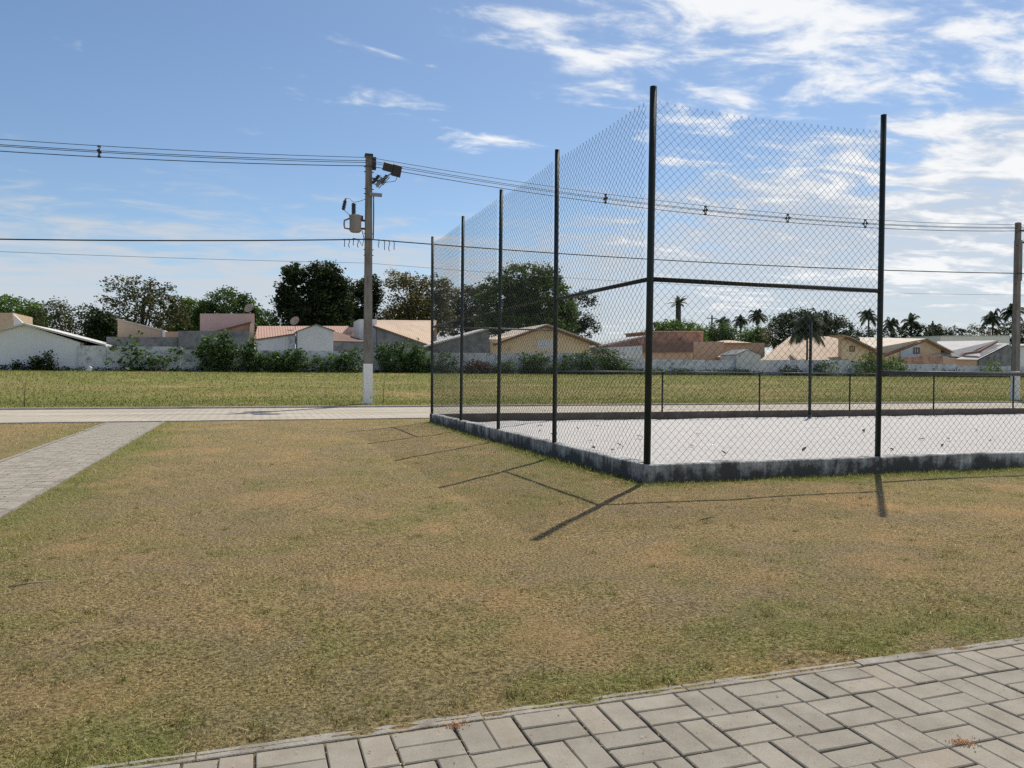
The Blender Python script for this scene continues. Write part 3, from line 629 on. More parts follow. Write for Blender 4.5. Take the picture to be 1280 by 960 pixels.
def tufts():
    """scattered greener tufts and pale loose straws that break up the mown lawn"""
    rg = np.random.default_rng(21); n0 = 1500; v = PATH_EDGE + 0.1 + (8.5) * rg.random(n0) ** 1.6; u = rg.uniform(-0.45 * v - 1.2, np.minimum(1.15 * v + 1.5, 12))
    ok = ~((u > CU0 - .05) & (v > CV0 - .05)) & ~((u > SIDE0 - .05) & (u < SIDE1 + .05)) & (rg.random(n0) < 0.25 + 0.9 * lawn_green(u, v)); u, v = u[ok], v[ok]
    per = 34; m = len(u); r = np.repeat(rg.uniform(.012, .05, m), per); U = np.repeat(u, per) + rg.normal(0, 1, m * per) * r; Vv = np.repeat(v, per) + rg.normal(0, 1, m * per) * r
    h = rg.uniform(.012, .034, m * per); w = rg.uniform(.002, .0045, m * per); ln = np.abs(rg.normal(.9, .5, m * per)); gr = np.clip(np.repeat(rg.choice([.95, .8, .35, 0.0], m, p=[.4, .25, .2, .15]), per) + rg.normal(0, .15, m * per), 0, 1); tn = np.clip(np.repeat(rg.normal(.35, .2, m), per) + rg.normal(0, .2, m * per), 0, 1)
    k = 2600; v2 = PATH_EDGE + 0.08 + 8 * rg.random(k) ** 1.7; u2 = rg.uniform(-0.45 * v2 - 1.2, np.minimum(1.15 * v2 + 1.5, 12)); ok = ~((u2 > CU0 - .05) & (v2 > CV0 - .05)) & ~((u2 > SIDE0 - .05) & (u2 < SIDE1 + .05)); u2, v2 = u2[ok], v2[ok]; k = len(u2)
    U = np.concatenate([U, u2]); Vv = np.concatenate([Vv, v2]); h = np.concatenate([h, rg.uniform(.03, .085, k)]); w = np.concatenate([w, rg.uniform(.0012, .0028, k)]); ln = np.concatenate([ln, rg.uniform(6, 20, k)])
    gr = np.concatenate([gr, np.zeros(k)]); tn = np.concatenate([tn, rg.uniform(.6, 1, k)]); n = len(U); az = rg.uniform(0, 6.283, n)
    z = np.maximum(terrain(U, Vv), -.02); z[-k:] += .012; run = np.sin(np.arctan(ln)) * h; rise = np.cos(np.arctan(ln)) * h; base = np.stack([U, Vv, z], 1); sd = np.stack([-np.sin(az) * w / 2, np.cos(az) * w / 2, np.zeros(n)], 1); tip = base + np.stack([np.cos(az) * run, np.sin(az) * run, rise], 1)
    me = fast('lawn_tufts', np.stack([base - sd, base + sd, tip], 1).reshape(-1, 3), np.arange(3 * n).reshape(-1, 3)); attr(me, 'tone', np.repeat(tn, 3)); attr(me, 'green', np.repeat(gr, 3)); attr(me, 'dead', np.repeat(rg.random(n) * .5, 3))
    tag(link('lawn_tufts', me, MT['blade']), 'scattered greener tufts and pale straws standing in the dry lawn', 'grass', kind='stuff')
tufts()
grass('kerb_grass', [(CV0 - .26, CV0 - .012, 5200, 1.15)], 'greener longer grass along the front foot of the court kerb', 0.032, 0.0042, lambda a, b: (CU0 - .2, 13), -0.12, 0.9)
grass('kerb_grass', [(CV0, CV1, 3200, 1.5)], 'greener longer grass along the end foot of the court kerb', 0.030, 0.0045, lambda a, b: (CU0 - .30, CU0 - .012), -0.12, 0.9)
def lim_far(v0, v1): return (-0.42 * v1 - 4, 1.25 * v1 + 4)
grass('field_grass', [(ROAD1 + .2, 30, 260, 1.0), (30, 40, 110, 1.2), (40, 61.5, 55, 1.4)], 'rough green grass on the field across the street', 0.055, 0.026, lim_far, -0.36, 1.3)

# ------------------------------------------------------------------ vegetation
def leaf_cloud(centers, spread, per, size, rg, flat=0.5, aspect=0.55):
    n = len(centers) * per
    c = np.repeat(centers, per, 0) + rg.normal(0, 1, (n, 3)) * np.repeat(np.asarray(spread).reshape(-1, 1) if np.ndim(spread) else np.full((len(centers), 1), spread), per, 0) * np.array([1, 1, 0.7])
    a = rg.normal(0, 1, (n, 3)); a[:, 2] *= flat; a /= np.linalg.norm(a, axis=1)[:, None]
    r = rg.normal(0, 1, (n, 3)); b = np.cross(a, r); b /= np.linalg.norm(b, axis=1)[:, None]
    s = (size * rg.uniform(0.6, 1.4, n))[:, None]
    V = np.stack([c - a * s / 2, c + b * s * aspect / 2, c + a * s / 2, c - b * s * aspect / 2], 1)
    return V, np.repeat(rg.normal(0.42, 0.16, len(centers)), per) + rg.normal(0, 0.13, n)

def tree(name, label, x0, x1, ytop, ybot, v, mat, leaf=0.34, clumps=150, per=26, group=None, fill=0.7, trunk_px=None, limbs=10, seed=0, lobes=None, cspread=0.5, cat='tree'):
    """crown within the surveyed outline, tapered trunk and limbs down to the ground"""
    rg = np.random.default_rng(seed * 7919 + int(x0) * 3 + 1011)
    mid = (x0 + x1) / 2; A = at(x0, ybot, v); B = at(x1, ytop, v)
    W = B.x - A.x; zt, zb = B.z, A.z; H = zt - zb; cx = (A.x + B.x) / 2; gz = float(terrain(np.array([cx]), np.array([v]))[0])
    tx = at(trunk_px or mid, ybot, v).x
    T = thing(name, (tx, v, gz - 0.1), label, cat, group)
    org = np.array([tx, v, gz - 0.1])
    lobes = list(lobes or [(0.5, 0.5, 0.5, 0.5)]) + [(0.5, 0.2, 0.52, 0.30)]
    pts = []
    ar = np.array([l[2] * l[3] for l in lobes]); cnt = np.maximum(4, (clumps * ar / ar.sum()).astype(int))
    for (lx, lz, lw, lh), k in zip(lobes, cnt):
        c = np.array([A.x + W * lx, v, zb + H * lz]); rad = np.array([W * lw, min(W * lw, 0.5 * W + 1) * 0.9, H * lh])
        q = rg.normal(0, 1, (k, 3)); q /= np.linalg.norm(q, axis=1)[:, None]; q *= (rg.random((k, 1)) ** (1 / 3.0 if fill > .6 else 1 / 6.0))
        q *= 1 + 0.05 * rg.normal(0, 1, (k, 1)); pts.append(c + q * rad * 0.93)
    pts = np.concatenate(pts)
    V, tone = leaf_cloud(pts, cspread * rg.uniform(0.6, 1.4, len(pts)), per, leaf, rg)
    n = len(V); me = fast('crown', V.reshape(-1, 3) - org, np.arange(4 * n).reshape(-1, 4)); attr(me, 'tone', np.clip(np.repeat(tone, 4), 0, 1))
    link('crown', me, MT[mat], T)
    mb = MB(); r0 = max(0.12, min(0.42, W * 0.03)); fork = Vector((tx - org[0] + rg.normal(0, .2), 0, max(1.2, (zb - gz) * 0.9 + 0.1)))
    mb.tube([(0, 0, 0), (fork.x * .5 + .05, 0.03, fork.z * .55), fork], [r0 * 1.25, r0, r0 * .85], 8)
    order = rg.permutation(len(pts))[:limbs]
    for k in order:
        e = Vector(pts[k] - org); m1 = fork.lerp(e, 0.5) + Vector((rg.normal(0, .3), rg.normal(0, .3), 0.12 * (e - fork).length))
        mb.tube([fork, m1, e], [r0 * .6, r0 * .32, r0 * .1], 5)
    mb.build('trunk', MT['bark'], T, True)
    return T

TB = 'trees rising behind the houses'
TV = [
 ('leafy_tree', 'bright green leafy tree behind the leftmost beige house', -45, 62, 371, 412, 96, 'lf_light', 0.34, 150, 26, [(.5, .55, .5, .45), (.25, .4, .3, .4), (.8, .35, .25, .35)]),
 ('leafy_tree', 'sparse olive tree with thin upper twigs above the white shed roof', 40, 128, 374, 420, 91, 'lf_olive', 0.3, 95, 20, [(.4, .5, .45, .4), (.8, .5, .25, .4), (.3, .85, .2, .12)]),
 ('open_crowned_tree', 'tall open crowned tree with layered dark leaves left of the pink house', 118, 238, 345, 412, 92, 'lf_olive', 0.32, 150, 20, [(.35, .8, .28, .16), (.62, .72, .25, .2), (.5, .45, .42, .3), (.85, .45, .15, .25), (.15, .55, .13, .08)]),
 ('leafy_tree', 'low dark tree beside the beige gable left of the antenna', 108, 150, 386, 424, 82, 'lf_dark', 0.32, 70, 26, None),
 ('leafy_tree', 'light green tree between the open crowned tree and pink house', 205, 262, 371, 412, 100, 'lf_light', 0.34, 80, 26, None),
 ('leafy_tree', 'round topped green tree right behind the pink house', 240, 345, 363, 412, 97, 'lf_mid', 0.34, 170, 26, [(.45, .62, .35, .38), (.2, .4, .2, .38), (.75, .35, .28, .3)]),
 ('dense_tree', 'dense nearly black tree with split crown left of the power pole', 340, 442, 329, 414, 86, 'lf_dark', 0.36, 340, 30, [(.26, .78, .15, .17), (.62, .78, .27, .23), (.18, .5, .17, .22), (.55, .4, .42, .36), (.8, .5, .2, .4)]),
 ('dense_tree', 'dark green tree half hidden by the power pole', 428, 482, 346, 412, 93, 'lf_dark', 0.34, 110, 28, [(.45, .55, .4, .42), (.7, .7, .25, .3)]),
 ('drying_tree', 'yellowing tree with dry tan foliage right of the power pole', 472, 572, 341, 412, 91, 'lf_dry', 0.33, 190, 24, [(.25, .82, .22, .16), (.65, .72, .33, .25), (.5, .4, .48, .38)]),
 ('drying_tree', 'brownish green tree behind the fence end posts', 545, 622, 350, 412, 96, 'lf_olive', 0.33, 130, 26, [(.5, .5, .5, .42), (.7, .75, .28, .22)]),
 ('dense_tree', 'large dark broad tree behind the cream gabled house', 590, 722, 330, 420, 84, 'lf_mid', 0.36, 340, 28, [(.5, .74, .3, .25), (.28, .5, .27, .35), (.62, .48, .36, .38), (.85, .38, .15, .3), (.75, .78, .14, .14)]),
 ('dense_tree', 'drooping dark tree at the right edge of the broad tree', 686, 748, 356, 412, 88, 'lf_dark', 0.32, 70, 24, [(.25, .4, .28, .4), (.75, .72, .22, .18), (.6, .2, .22, .2)]),
 ('leafy_tree', 'broad leaved tree behind the flat roofed brown building', 806, 884, 399, 424, 90, 'lf_light', 0.42, 90, 22, [(.5, .5, .5, .42)]),
 ('leafy_tree', 'small round tree right of the flat roofed brown building', 878, 920, 404, 424, 92, 'lf_mid', 0.34, 60, 26, None),
 ('leafy_tree', 'low pale green tree under the three far palms', 925, 962, 408, 424, 98, 'lf_light', 0.34, 50, 24, None),
 ('leafy_tree', 'thin half bare tree left of the wide crowned tree', 952, 985, 392, 424, 92, 'lf_dry', 0.28, 34, 16, None),
 ('wide_crowned_tree', 'wide crowned dark tree behind the tan hip roof', 962, 1062, 387, 426, 88, 'lf_dark', 0.34, 170, 24, [(.45, .72, .32, .26), (.72, .5, .28, .35), (.2, .55, .2, .3)]),
 ('leafy_tree', 'low dark tree left of the white flat building', 1120, 1186, 404, 426, 112, 'lf_dark', 0.4, 90, 22, [(.35, .55, .35, .42), (.8, .45, .2, .4)]),
 ('leafy_tree', 'small dark tree above the white flat building', 1176, 1206, 408, 428, 112, 'lf_dark', 0.36, 36, 20, None),
 ('leafy_tree', 'sparse grey green tree left of the second power pole', 1206, 1250, 405, 428, 112, 'lf_olive', 0.36, 60, 18, None),
 ('leafy_tree', 'dark tree behind the second power pole', 1240, 1300, 402, 432, 112, 'lf_dark', 0.4, 110, 22, None),
 ('leafy_tree', 'low tree row end behind the tan hip roof ridge', 1050, 1120, 410, 428, 116, 'lf_dark', 0.4, 70, 22, None),
]
for i, (nm, lb, x0, x1, yt, yb, v, mt, lf, cl, pr, lobes) in enumerate(TV):
    tree(nm, lb, x0, x1, yt, yb + 8, v, mt, lf * 0.85, int(cl * (2.2 if 'open' in nm or 'thin' in lb else 3.2)), int(pr * 1.25), TB, lobes=lobes, seed=i, limbs=16 if 'open' in nm or 'drying' in nm else 9, cspread=0.30)

def palm(label, px, ytop, v, crown=2.6, nf=30, droop=1.5, name='palm_tree', group='palms behind the houses', mat='lf_palm', seed=0, trunk_r=0.16, base=None, stub=False):
    rg = np.random.default_rng(seed + int(px)); top = at(px, ytop, v); gz = base if base is not None else float(terrain(np.array([top.x]), np.array([v]))[0])
    Hh = top.z - gz - (0.35 * crown if not stub else 0.3)
    T = thing(name, (top.x, v, gz - 0.05), label, 'palm', group)
    MB().tube([(0, 0, 0), (0.06, 0, Hh * .5), (0, 0, Hh)], [trunk_r * 1.2, trunk_r, trunk_r * .85], 8).build('trunk', MT['bark'], T, True)
    V = []; F = []; tn = []
    for k in range(nf):
        a = 2 * math.pi * k / nf + rg.normal(0, .15); el = rg.uniform(-0.5, 1.45); L = crown * rg.uniform(0.55, 1.2)
        p = np.array([0, 0, Hh]); dr = np.array([math.cos(a) * math.cos(el), math.sin(a) * math.cos(el), math.sin(el)]); st = 12; prev = None
        tone = rg.uniform(0.1, 0.8); dq = rg.uniform(0.6, 1.5)
        for j in range(st + 1):
            f = j / st; dd = dr + np.array([0, 0, -1.9 * droop * dq * f * f]); dd /= np.linalg.norm(dd); sd = np.cross(dd, [0, 0, 1]); sd /= np.linalg.norm(sd) + 1e-6
            if j:
                for s in (-1, 1):
                    for q in range(2):
                        ll = L * 0.27 * math.sin(math.pi * min(1, 0.12 + f * 0.86)) * rg.uniform(.8, 1.15); bq = p - dd * L / st * (q * .5)
                        tip = bq + sd * s * ll * 0.8 + dd * ll * 0.45 + np.array([0, 0, -0.42 * ll * droop]); w = dd * L / st * 0.42
                        b = len(V); V.extend([bq - w, bq + w, tip]); F.append((b, b + 1, b + 2)); tn.append(tone)
            p = p + dd * L / st
    me = fast('crown', np.array(V), np.array(F)); attr(me, 'tone', np.clip(np.repeat(tn, 3), 0, 1)); link('crown', me, MT[mat], T)
    return T
palm('slim far palm left of the tall palm pair, above the round tree', 904, 397, 108, 1.9, seed=1)
palm('middle far palm of the three above the pink walls', 926, 396, 108, 1.9, seed=2)
palm('tallest and rightmost far palm of the three above the pink walls', 947, 389, 108, 2.2, seed=3)
palm('drooping palm just left of the tall fence post on the right', 1086, 389, 108, 2.4, seed=4)
palm('short palm just right of the tall fence post on the right', 1114, 400, 112, 2.2, seed=5)
palm('bushy palm behind the pale tiled gable house', 1139, 396, 112, 2.6, 34, seed=6)
palm('thin palm above the dark low trees left of the white flat building', 1168, 407, 116, 2.2, seed=7)
palm('bushy palm left of the second power pole', 1241, 391, 110, 2.7, 34, seed=8)
palm('tall drooping palm rising right behind the second power pole', 1266, 383, 106, 2.8, 34, seed=9)
palm('yard palm with hanging fronds in front of the tan hip roof', 1009, 396, 64.6, 2.6, 52, 1.6, seed=10, group=None, trunk_r=0.10, mat='lf_palm')
palm('stub topped palm with ragged short leaves above the brown building', 848, 376, 93, 1.7, 26, 0.55, seed=11, group=None, trunk_r=0.42, stub=True)

def bush(label, x0, x1, ytop, ybot, v, mat='lf_bush', leaf=0.2, clumps=60, per=22, name='bush', lobes=None, seed=0, cspread=0.2):
    rg = np.random.default_rng(seed + int(x0) * 7 + 3); A = at(x0, ybot, v); B = at(x1, ytop, v); W = B.x - A.x; cx = (A.x + B.x) / 2
    gz = float(terrain(np.array([cx]), np.array([v]))[0]); H = max(0.4, B.z - gz); org = np.array([cx, v, gz - 0.05])
    T = thing(name, org, label, 'bush', 'bushes along the white wall'); lobes = lobes or [(.5, .45, .5, .55)]
    ar = np.array([l[2] * l[3] for l in lobes]); cnt = np.maximum(3, (clumps * ar / ar.sum()).astype(int)); pts = []
    for (lx, lz, lw, lh), k in zip(lobes, cnt):
        q = rg.normal(0, 1, (k, 3)); q /= np.linalg.norm(q, axis=1)[:, None]; q *= rg.random((k, 1)) ** 0.33
        pts.append(np.array([(lx - .5) * W, 0, 0.05 + H * lz]) + q * np.array([W * lw, min(W * lw * .7, 0.62), H * lh]))
    pts = np.concatenate(pts); pts[:, 2] = np.maximum(pts[:, 2], 0.1)
    V, tone = leaf_cloud(pts, cspread * rg.uniform(.6, 1.4, len(pts)), per, leaf, rg, 0.6, 0.62)
    V[:, :, 2] = np.maximum(V[:, :, 2], 0.03); V[:, :, 1] = np.minimum(V[:, :, 1], WALL_V - v - 0.12)
    n = len(V); me = fast('foliage', V.reshape(-1, 3), np.arange(4 * n).reshape(-1, 4)); attr(me, 'tone', np.clip(np.repeat(tone, 4), 0, 1)); link('foliage', me, MT[mat], T)
    mb = MB()
    for k in rg.permutation(len(pts))[:7]:
        e = Vector(pts[k]); mb.tube([(e.x * .04, e.y * .04, 0), (e.x * .7, e.y * .7, e.z * .55), e], [.03, .022, .01], 5)
    mb.build('stems', MT['twig'], T, True)
BV = 61.0
bush('tiny weed at the foot of the white shed wall, far left', 17, 24, 452, 467, BV, 'lf_dark', .16, 12, 18, seed=1)
bush('low dark shrub against the white shed wall', 38, 54, 446, 467, BV, 'lf_dark', .16, 40, 22, seed=2)
bush('narrow pointed dark shrub beside the low shrub on the shed wall', 55, 68, 440, 467, BV, 'lf_dark', .15, 34, 20, seed=3, lobes=[(.5, .3, .45, .3), (.4, .75, .2, .28)])
bush('loose large leaved castor bush left of the grey wall', 132, 186, 418, 467, BV, leaf=.34, clumps=30, per=8, seed=4, lobes=[(.45, .3, .5, .33), (.7, .65, .3, .35), (.3, .6, .2, .2)], cspread=.28)
bush('castor bush with pale leaves beside the loose castor bush', 180, 230, 424, 467, BV, leaf=.34, clumps=24, per=8, seed=5, lobes=[(.4, .25, .5, .3), (.75, .6, .22, .3)], cspread=.28)
bush('tall rounded leafy bush below the pink house', 247, 298, 414, 468, BV, leaf=.24, clumps=120, per=22, seed=6)
bush('slender leafy shrub right of the rounded bush', 298, 332, 424, 468, BV, leaf=.24, clumps=60, per=20, seed=7, lobes=[(.35, .65, .3, .35), (.6, .3, .4, .35)])
bush('low wide bush below the light grey gable', 322, 388, 434, 468, BV, leaf=.22, clumps=110, per=20, seed=8, lobes=[(.3, .4, .3, .4), (.7, .45, .3, .5)])
bush('grey green loose bush left of the power pole foot', 386, 458, 434, 468, BV, leaf=.2, clumps=90, per=20, seed=9, lobes=[(.3, .35, .35, .38), (.75, .5, .28, .5)])
bush('tall dense bush just right of the power pole', 467, 542, 424, 468, BV, leaf=.22, clumps=150, per=24, seed=10, lobes=[(.45, .45, .42, .52), (.8, .3, .25, .3)])
bush('thin weeds behind the far corner post', 540, 572, 440, 469, BV, leaf=.2, clumps=34, per=16, seed=11)
bush('withered brown shrub on the white wall', 578, 618, 453, 470, BV, 'lf_brown', .2, 50, 20, seed=12)
bush('small green weed clump right of the withered shrub', 618, 646, 450, 470, BV, leaf=.18, clumps=36, per=18, seed=13)
bush('rounded green bush below the cream gable house', 646, 694, 442, 471, BV, 'lf_mid', .2, 80, 22, seed=14)
bush('long feathery green bush in the middle of the wall', 692, 790, 436, 471, BV, 'lf_mid', .18, 190, 22, seed=15, lobes=[(.25, .35, .28, .4), (.6, .5, .35, .52), (.85, .3, .18, .3)])
bush('low weeds at the wall behind the corner post', 786, 870, 462, 472, BV, leaf=.18, clumps=50, per=16, seed=16)
bush('low weeds at the wall below the grey gabled tank house', 868, 960, 463, 472, BV, leaf=.18, clumps=50, per=16, seed=17)
bush('small dark shrub left of the net post', 978, 1000, 458, 472, BV, 'lf_dark', .18, 34, 18, seed=18)
bush('green shrub at the wall right of the net post', 1018, 1046, 452, 472, BV, leaf=.2, clumps=36, per=16, seed=19)
bush('spreading green bush behind the tall right fence post', 1066, 1132, 442, 474, BV, 'lf_light', .2, 120, 18, seed=20, lobes=[(.3, .45, .3, .5), (.75, .45, .28, .4)])
bush('dark low weeds under the brown walled house', 1128, 1212, 464, 475, BV, 'lf_dark', .18, 60, 16, seed=21)
bush('green sprig at the wall below the dark grey gable', 1230, 1252, 449, 475, BV, 'lf_light', .2, 30, 14, seed=22)
bush('low weeds at the wall beside the second power pole', 1210, 1300, 466, 476, BV, 'lf_dark', .18, 50, 16, seed=23)

def weeds():
    rg = np.random.default_rng(5); n = 900; u = rg.uniform(-32, 92, n); v = WALL_V - 0.25 - np.abs(rg.normal(0, .45, n)); h = 0.10 + 0.55 * sstep(0.45, 0.75, fbm(u * 0.35, v * 0, 211, 3)) * rg.random(n)
    c = np.stack([u, v, terrain(u, v) + h], 1); V, tone = leaf_cloud(c, .16, 20, .15, rg, 0.8, 0.5); V[:, :, 1] = np.minimum(V[:, :, 1], WALL_V - .08)
    V[:, :, 2] = np.maximum(V[:, :, 2], 0.9); m = len(V); me = fast('wall_weeds', V.reshape(-1, 3), np.arange(4 * m).reshape(-1, 4)); attr(me, 'tone', np.clip(np.repeat(tone, 4), 0, 1))
    tag(link('wall_weeds', me, MT['lf_dark']), 'low dark weeds growing all along the foot of the wall', 'weeds', kind='stuff')
weeds()

# ------------------------------------------------------------------ boundary wall and houses
ZB = 0.55
def prism(name, pts, v, depth, mat, parent, bottom=ZB):
    """front outline (px, py; py None = down to the ground) carried back by depth metres"""
    q = []
    for p in pts:
        w = at(p[0], p[1] if p[1] is not None else 460, v); q.append((w.x, w.z if p[1] is not None else bottom))
    n = len(q); V = [(x, v, z) for x, z in q] + [(x, v + depth, z) for x, z in q]
    F = [tuple(range(n)), tuple(range(2 * n - 1, n - 1, -1))] + [(i, i + n, (i + 1) % n + n, (i + 1) % n) for i in range(n)]
    me = pyd(name, V, F); bm = bmesh.new(); bm.from_mesh(me); bmesh.ops.recalc_face_normals(bm, faces=bm.faces); bm.to_mesh(me); bm.free()
    o = link(name, me, MT[mat], parent); return fix_parent(o) if parent else o
def slope(name, corners, mat, parent, th=0.10):
    """roof plane from four surveyed corners (px, py, v), given thickness downwards"""
    P = [at(*c) for c in corners]; P = [Vector(p) for p in P]; n = (P[1] - P[0]).cross(P[2] - P[0]).normalized()
    if n.z < 0: n = -n
    V = P + [p - n * th for p in P]; F = [(0, 1, 2, 3), (7, 6, 5, 4)] + [(i, i + 4, (i + 1) % 4 + 4, (i + 1) % 4) for i in range(4)]
    me = pyd(name, V, F); bm = bmesh.new(); bm.from_mesh(me); bmesh.ops.recalc_face_normals(bm, faces=bm.faces); bm.to_mesh(me); bm.free()
    o = link(name, me, MT[mat], parent); return fix_parent(o) if parent else o
def band(name, line, v, depth, th, mat, parent, over=0.35):
    """roof slab over a gable: the line of its top edge at the front, carried back"""
    W = [at(p[0], p[1], v) for p in line]; V = []; n = len(W)
    for y in (v - over, v + depth + over):
        V += [(w.x, y, w.z) for w in W] + [(w.x, y, w.z - th) for w in W]
    F = []
    for i in range(n - 1):
        F += [(i, i + 1, 2 * n + i + 1, 2 * n + i), (n + i + 1, n + i, 3 * n + i, 3 * n + i + 1), (i + 1, i, n + i, n + i + 1), (2 * n + i, 2 * n + i + 1, 3 * n + i + 1, 3 * n + i)]
    F += [(0, 2 * n, 3 * n, n), (n - 1, 2 * n - 1, 4 * n - 1, 3 * n - 1)]
    me = pyd(name, V, F); bm = bmesh.new(); bm.from_mesh(me); bmesh.ops.recalc_face_normals(bm, faces=bm.faces); bm.to_mesh(me); bm.free()
    o = link(name, me, MT[mat], parent); return fix_parent(o)
def window(x0, x1, y0, y1, v, parent, frame='wood'):
    a, b = at(x0, y1, v), at(x1, y0, v); cx, cz = (a.x + b.x) / 2, (a.z + b.z) / 2; w, h = b.x - a.x, b.z - a.z
    m = MB(); t = 0.07
    m.box((cx, v - .03, b.z - t / 2), (w, .12, t)).box((cx, v - .03, a.z + t / 2), (w, .12, t)).box((a.x + t / 2, v - .03, cz), (t, .12, h - 2 * t)).box((b.x - t / 2, v - .03, cz), (t, .12, h - 2 * t)).box((cx, v - .025, cz), (t * .6, .09, h - 2 * t))
    o = fix_parent(m.build('window', MT[frame], parent)); 
    p = MB().box((cx, v - .015, cz), (w - 2 * t - .004, .02, h - 2 * t - .004)).build('pane', MT['glass'], o); p.matrix_parent_inverse = Matrix.Translation(parent.location).inverted()
def house(name, px, v, label, cat='house'):
    w = at(px, 470, v); return thing(name, (w.x, v, ZB), label, cat)

bw = house('boundary_wall', 660, WALL_V, 'long mottled whitewashed wall behind the field with stepped sections', 'wall')
cuts = [(98, 432, 'bwall'), (133, 433, 'bwall'), (226, 437, 'bwall'), (322, 438, 'bwall'), (416, 439, 'bwall'), (540, 441, 'bwall'), (612, 441, 'bwall'), (742, 447, 'bwall'), (806, 449.5, 'bwall'), (882, 450.5, 'bwall'), (950, 450, 'bwall'), (1062, 452.5, 'bwall'), (1130, 455, 'bwall'), (1196, 457, 'bwall'), (1260, 457.5, 'bwall'), (1420, 461, None)]
for (a, ya, mt), (b, yb, _) in zip(cuts, cuts[1:]):
    prism('wall_section', [(a, None), (a, ya), (b - .4, ya + (0.2 if b < 1260 else 1)), (b - .4, None)], WALL_V + random.uniform(-.03, .03), 0.16, mt, bw)
    w0, w1 = at(a, ya, WALL_V), at(b, ya, WALL_V)
    

# A white shed
h = house('shed', 50, 62, 'white walled shed with a sloping pale sheet roof, far left', 'shed')
prism('wall', [(-60, None), (-60, 428), (31, 406), (100, 428), (100, None)], 62.2, 9, 'shed', h)
band('roof', [(-70, 430), (31, 404), (133, 430.5)], 62.2, 9, 0.13, 'rsheet', h, 0.3)
prism('side_wall', [(100.4, None), (100.4, 432), (131, 432), (131, None)], 63.4, 7, 'gwall', h)
h = house('beige_house', 5, 74, 'beige flat fronted house behind the white shed, far left')
prism('wall', [(-60, None), (-60, 391), (16, 391), (16, None)], 74, 6, 'beige', h)
prism('parapet', [(16.3, None), (16.3, 392), (34, 409), (34, None)], 74.2, 0.3, 'white', h)
# C beige lean-to wall with antenna, grey walls
h = house('beige_gable_house', 180, 68, 'beige house with a single sloping gable left of the pink house')
prism('wall', [(147, None), (147, 399), (204, 413.5), (204, None)], 68, 7, 'beige', h)
band('roof', [(146, 397.8), (206, 412.8)], 68, 7, 0.10, 'rsheet', h, 0.1)
prism('annex', [(204.3, None), (204.3, 414.5), (224, 414.5), (224, None)], 68.3, 6, 'tan', h)
prism('corner_post', [(203, None), (203, 413.6), (206, 413.8), (206, None)], 67.85, .14, 'white', h)
a = at(149, 399, 68.5); an = thing('antenna', (a.x, 68.5, a.z - .1), 'thin pale antenna mast on the beige sloping gable', 'antenna')
MB().tube([(0, 0, 0), (0, 0, 2.3)], .035, 6).build('mast', MT['galv'], an); MB().box((0, 0, 2.0), (0.5, .03, .03)).box((0, 0, 1.8), (.36, .03, .03)).build('element', MT['galv'], an)
h = house('grey_annex', 220, 65, 'low dark grey walls behind the whitewashed wall below the pink house', 'annex')
prism('low_wall', [(133, None), (133, 421), (222.5, 421.5), (222.5, None)], 65, 2, 'gwall', h)
prism('high_wall', [(223, None), (223, 413.5), (312, 413.5), (312, None)], 64.6, 2.4, 'gwall', h)
# D pink house
h = house('pink_house', 285, 69, 'pink block house with parapet and sloping brown beam')
prism('wall', [(250, None), (250, 392), (318, 392), (318, None)], 70, 6, 'pink', h)
prism('lean_to', [(274, None), (274, 412.5), (312, 403), (312, None)], 67.4, 2.4, 'brown', h)
band('beam', [(271, 413), (314, 402)], 67.4, 2.4, .14, 'wood', h, .15)
prism('corner_post', [(312.4, None), (312.4, 404), (317, 404), (317, None)], 67.3, .5, 'cream', h)
def dish(px, py, v, label, r=0.42, look=(-0.5, -0.8, 0.5)):
    p = at(px, py, v); T = thing('satellite_dish', p, label, 'satellite dish', 'satellite dishes on the roofs'); V = []; F = []; n, m = 18, 5
    q = Vector(look).to_track_quat('Z', 'Y')
    for j in range(m + 1):
        for k in range(n):
            rr = r * j / m; a = 2 * math.pi * k / n; V.append(q @ Vector((rr * math.cos(a), rr * math.sin(a), 0.35 * rr * rr / r)))
    for j in range(m):
        for k in range(n): F.append((j * n + k, j * n + (k + 1) % n, (j + 1) * n + (k + 1) % n, (j + 1) * n + k))
    o = link('bowl', pyd('bowl', V, F), MT['dish'], T, True); md = o.modifiers.new('solid', 'SOLIDIFY'); md.thickness = 0.015
    MB().tube([q @ Vector((0, 0, 0)), (0, 0, -r * 1.0), (0, 0, -r * 1.7)], .025, 6).build('mount', MT['galv'], T)
    MB().tube([q @ Vector((r * .9, 0, .1)), q @ Vector((0, 0, r * .9))], .012, 5).build('feed_arm', MT['galv'], T)
dish(312, 386, 70.2, 'mesh satellite dish on the parapet of the pink house')
dish(369, 402, 69.6, 'tan satellite dish above the orange tiled roof')
# E orange roof + light grey gable
h = house('orange_roofed_house', 395, 66, 'house with low orange tiled roof and light grey gabled front')
slope('roof', [(318, 424, 65.4), (420, 424, 65.4), (436, 407.5, 71), (322, 407.5, 71)], 'rorange', h, .12)
prism('wall', [(319, None), (319, 425), (369, 417.5), (369, None)], 64.6, .5, 'lgrey', h)
band('gutter', [(319, 424), (369, 416.6)], 64.6, .5, .12, 'dbrown', h, .15)
prism('gable_wall', [(372, None), (372, 414), (395, 405.5), (416.5, 413), (416.5, None)], 63.8, 3, 'lgrey', h)
band('verge', [(370, 414), (395, 404.9), (418, 413)], 63.8, 3, .09, 'gwall', h, .08)
prism('side_wall', [(417, None), (417, 427.8), (452, 427.8), (452, None)], 64.2, .3, 'gwall', h)
slope('side_roof', [(416, 426, 64.4), (455, 427, 64.4), (452, 424, 67.5), (417, 413.5, 67.5)], 'dbrown', h, .12)
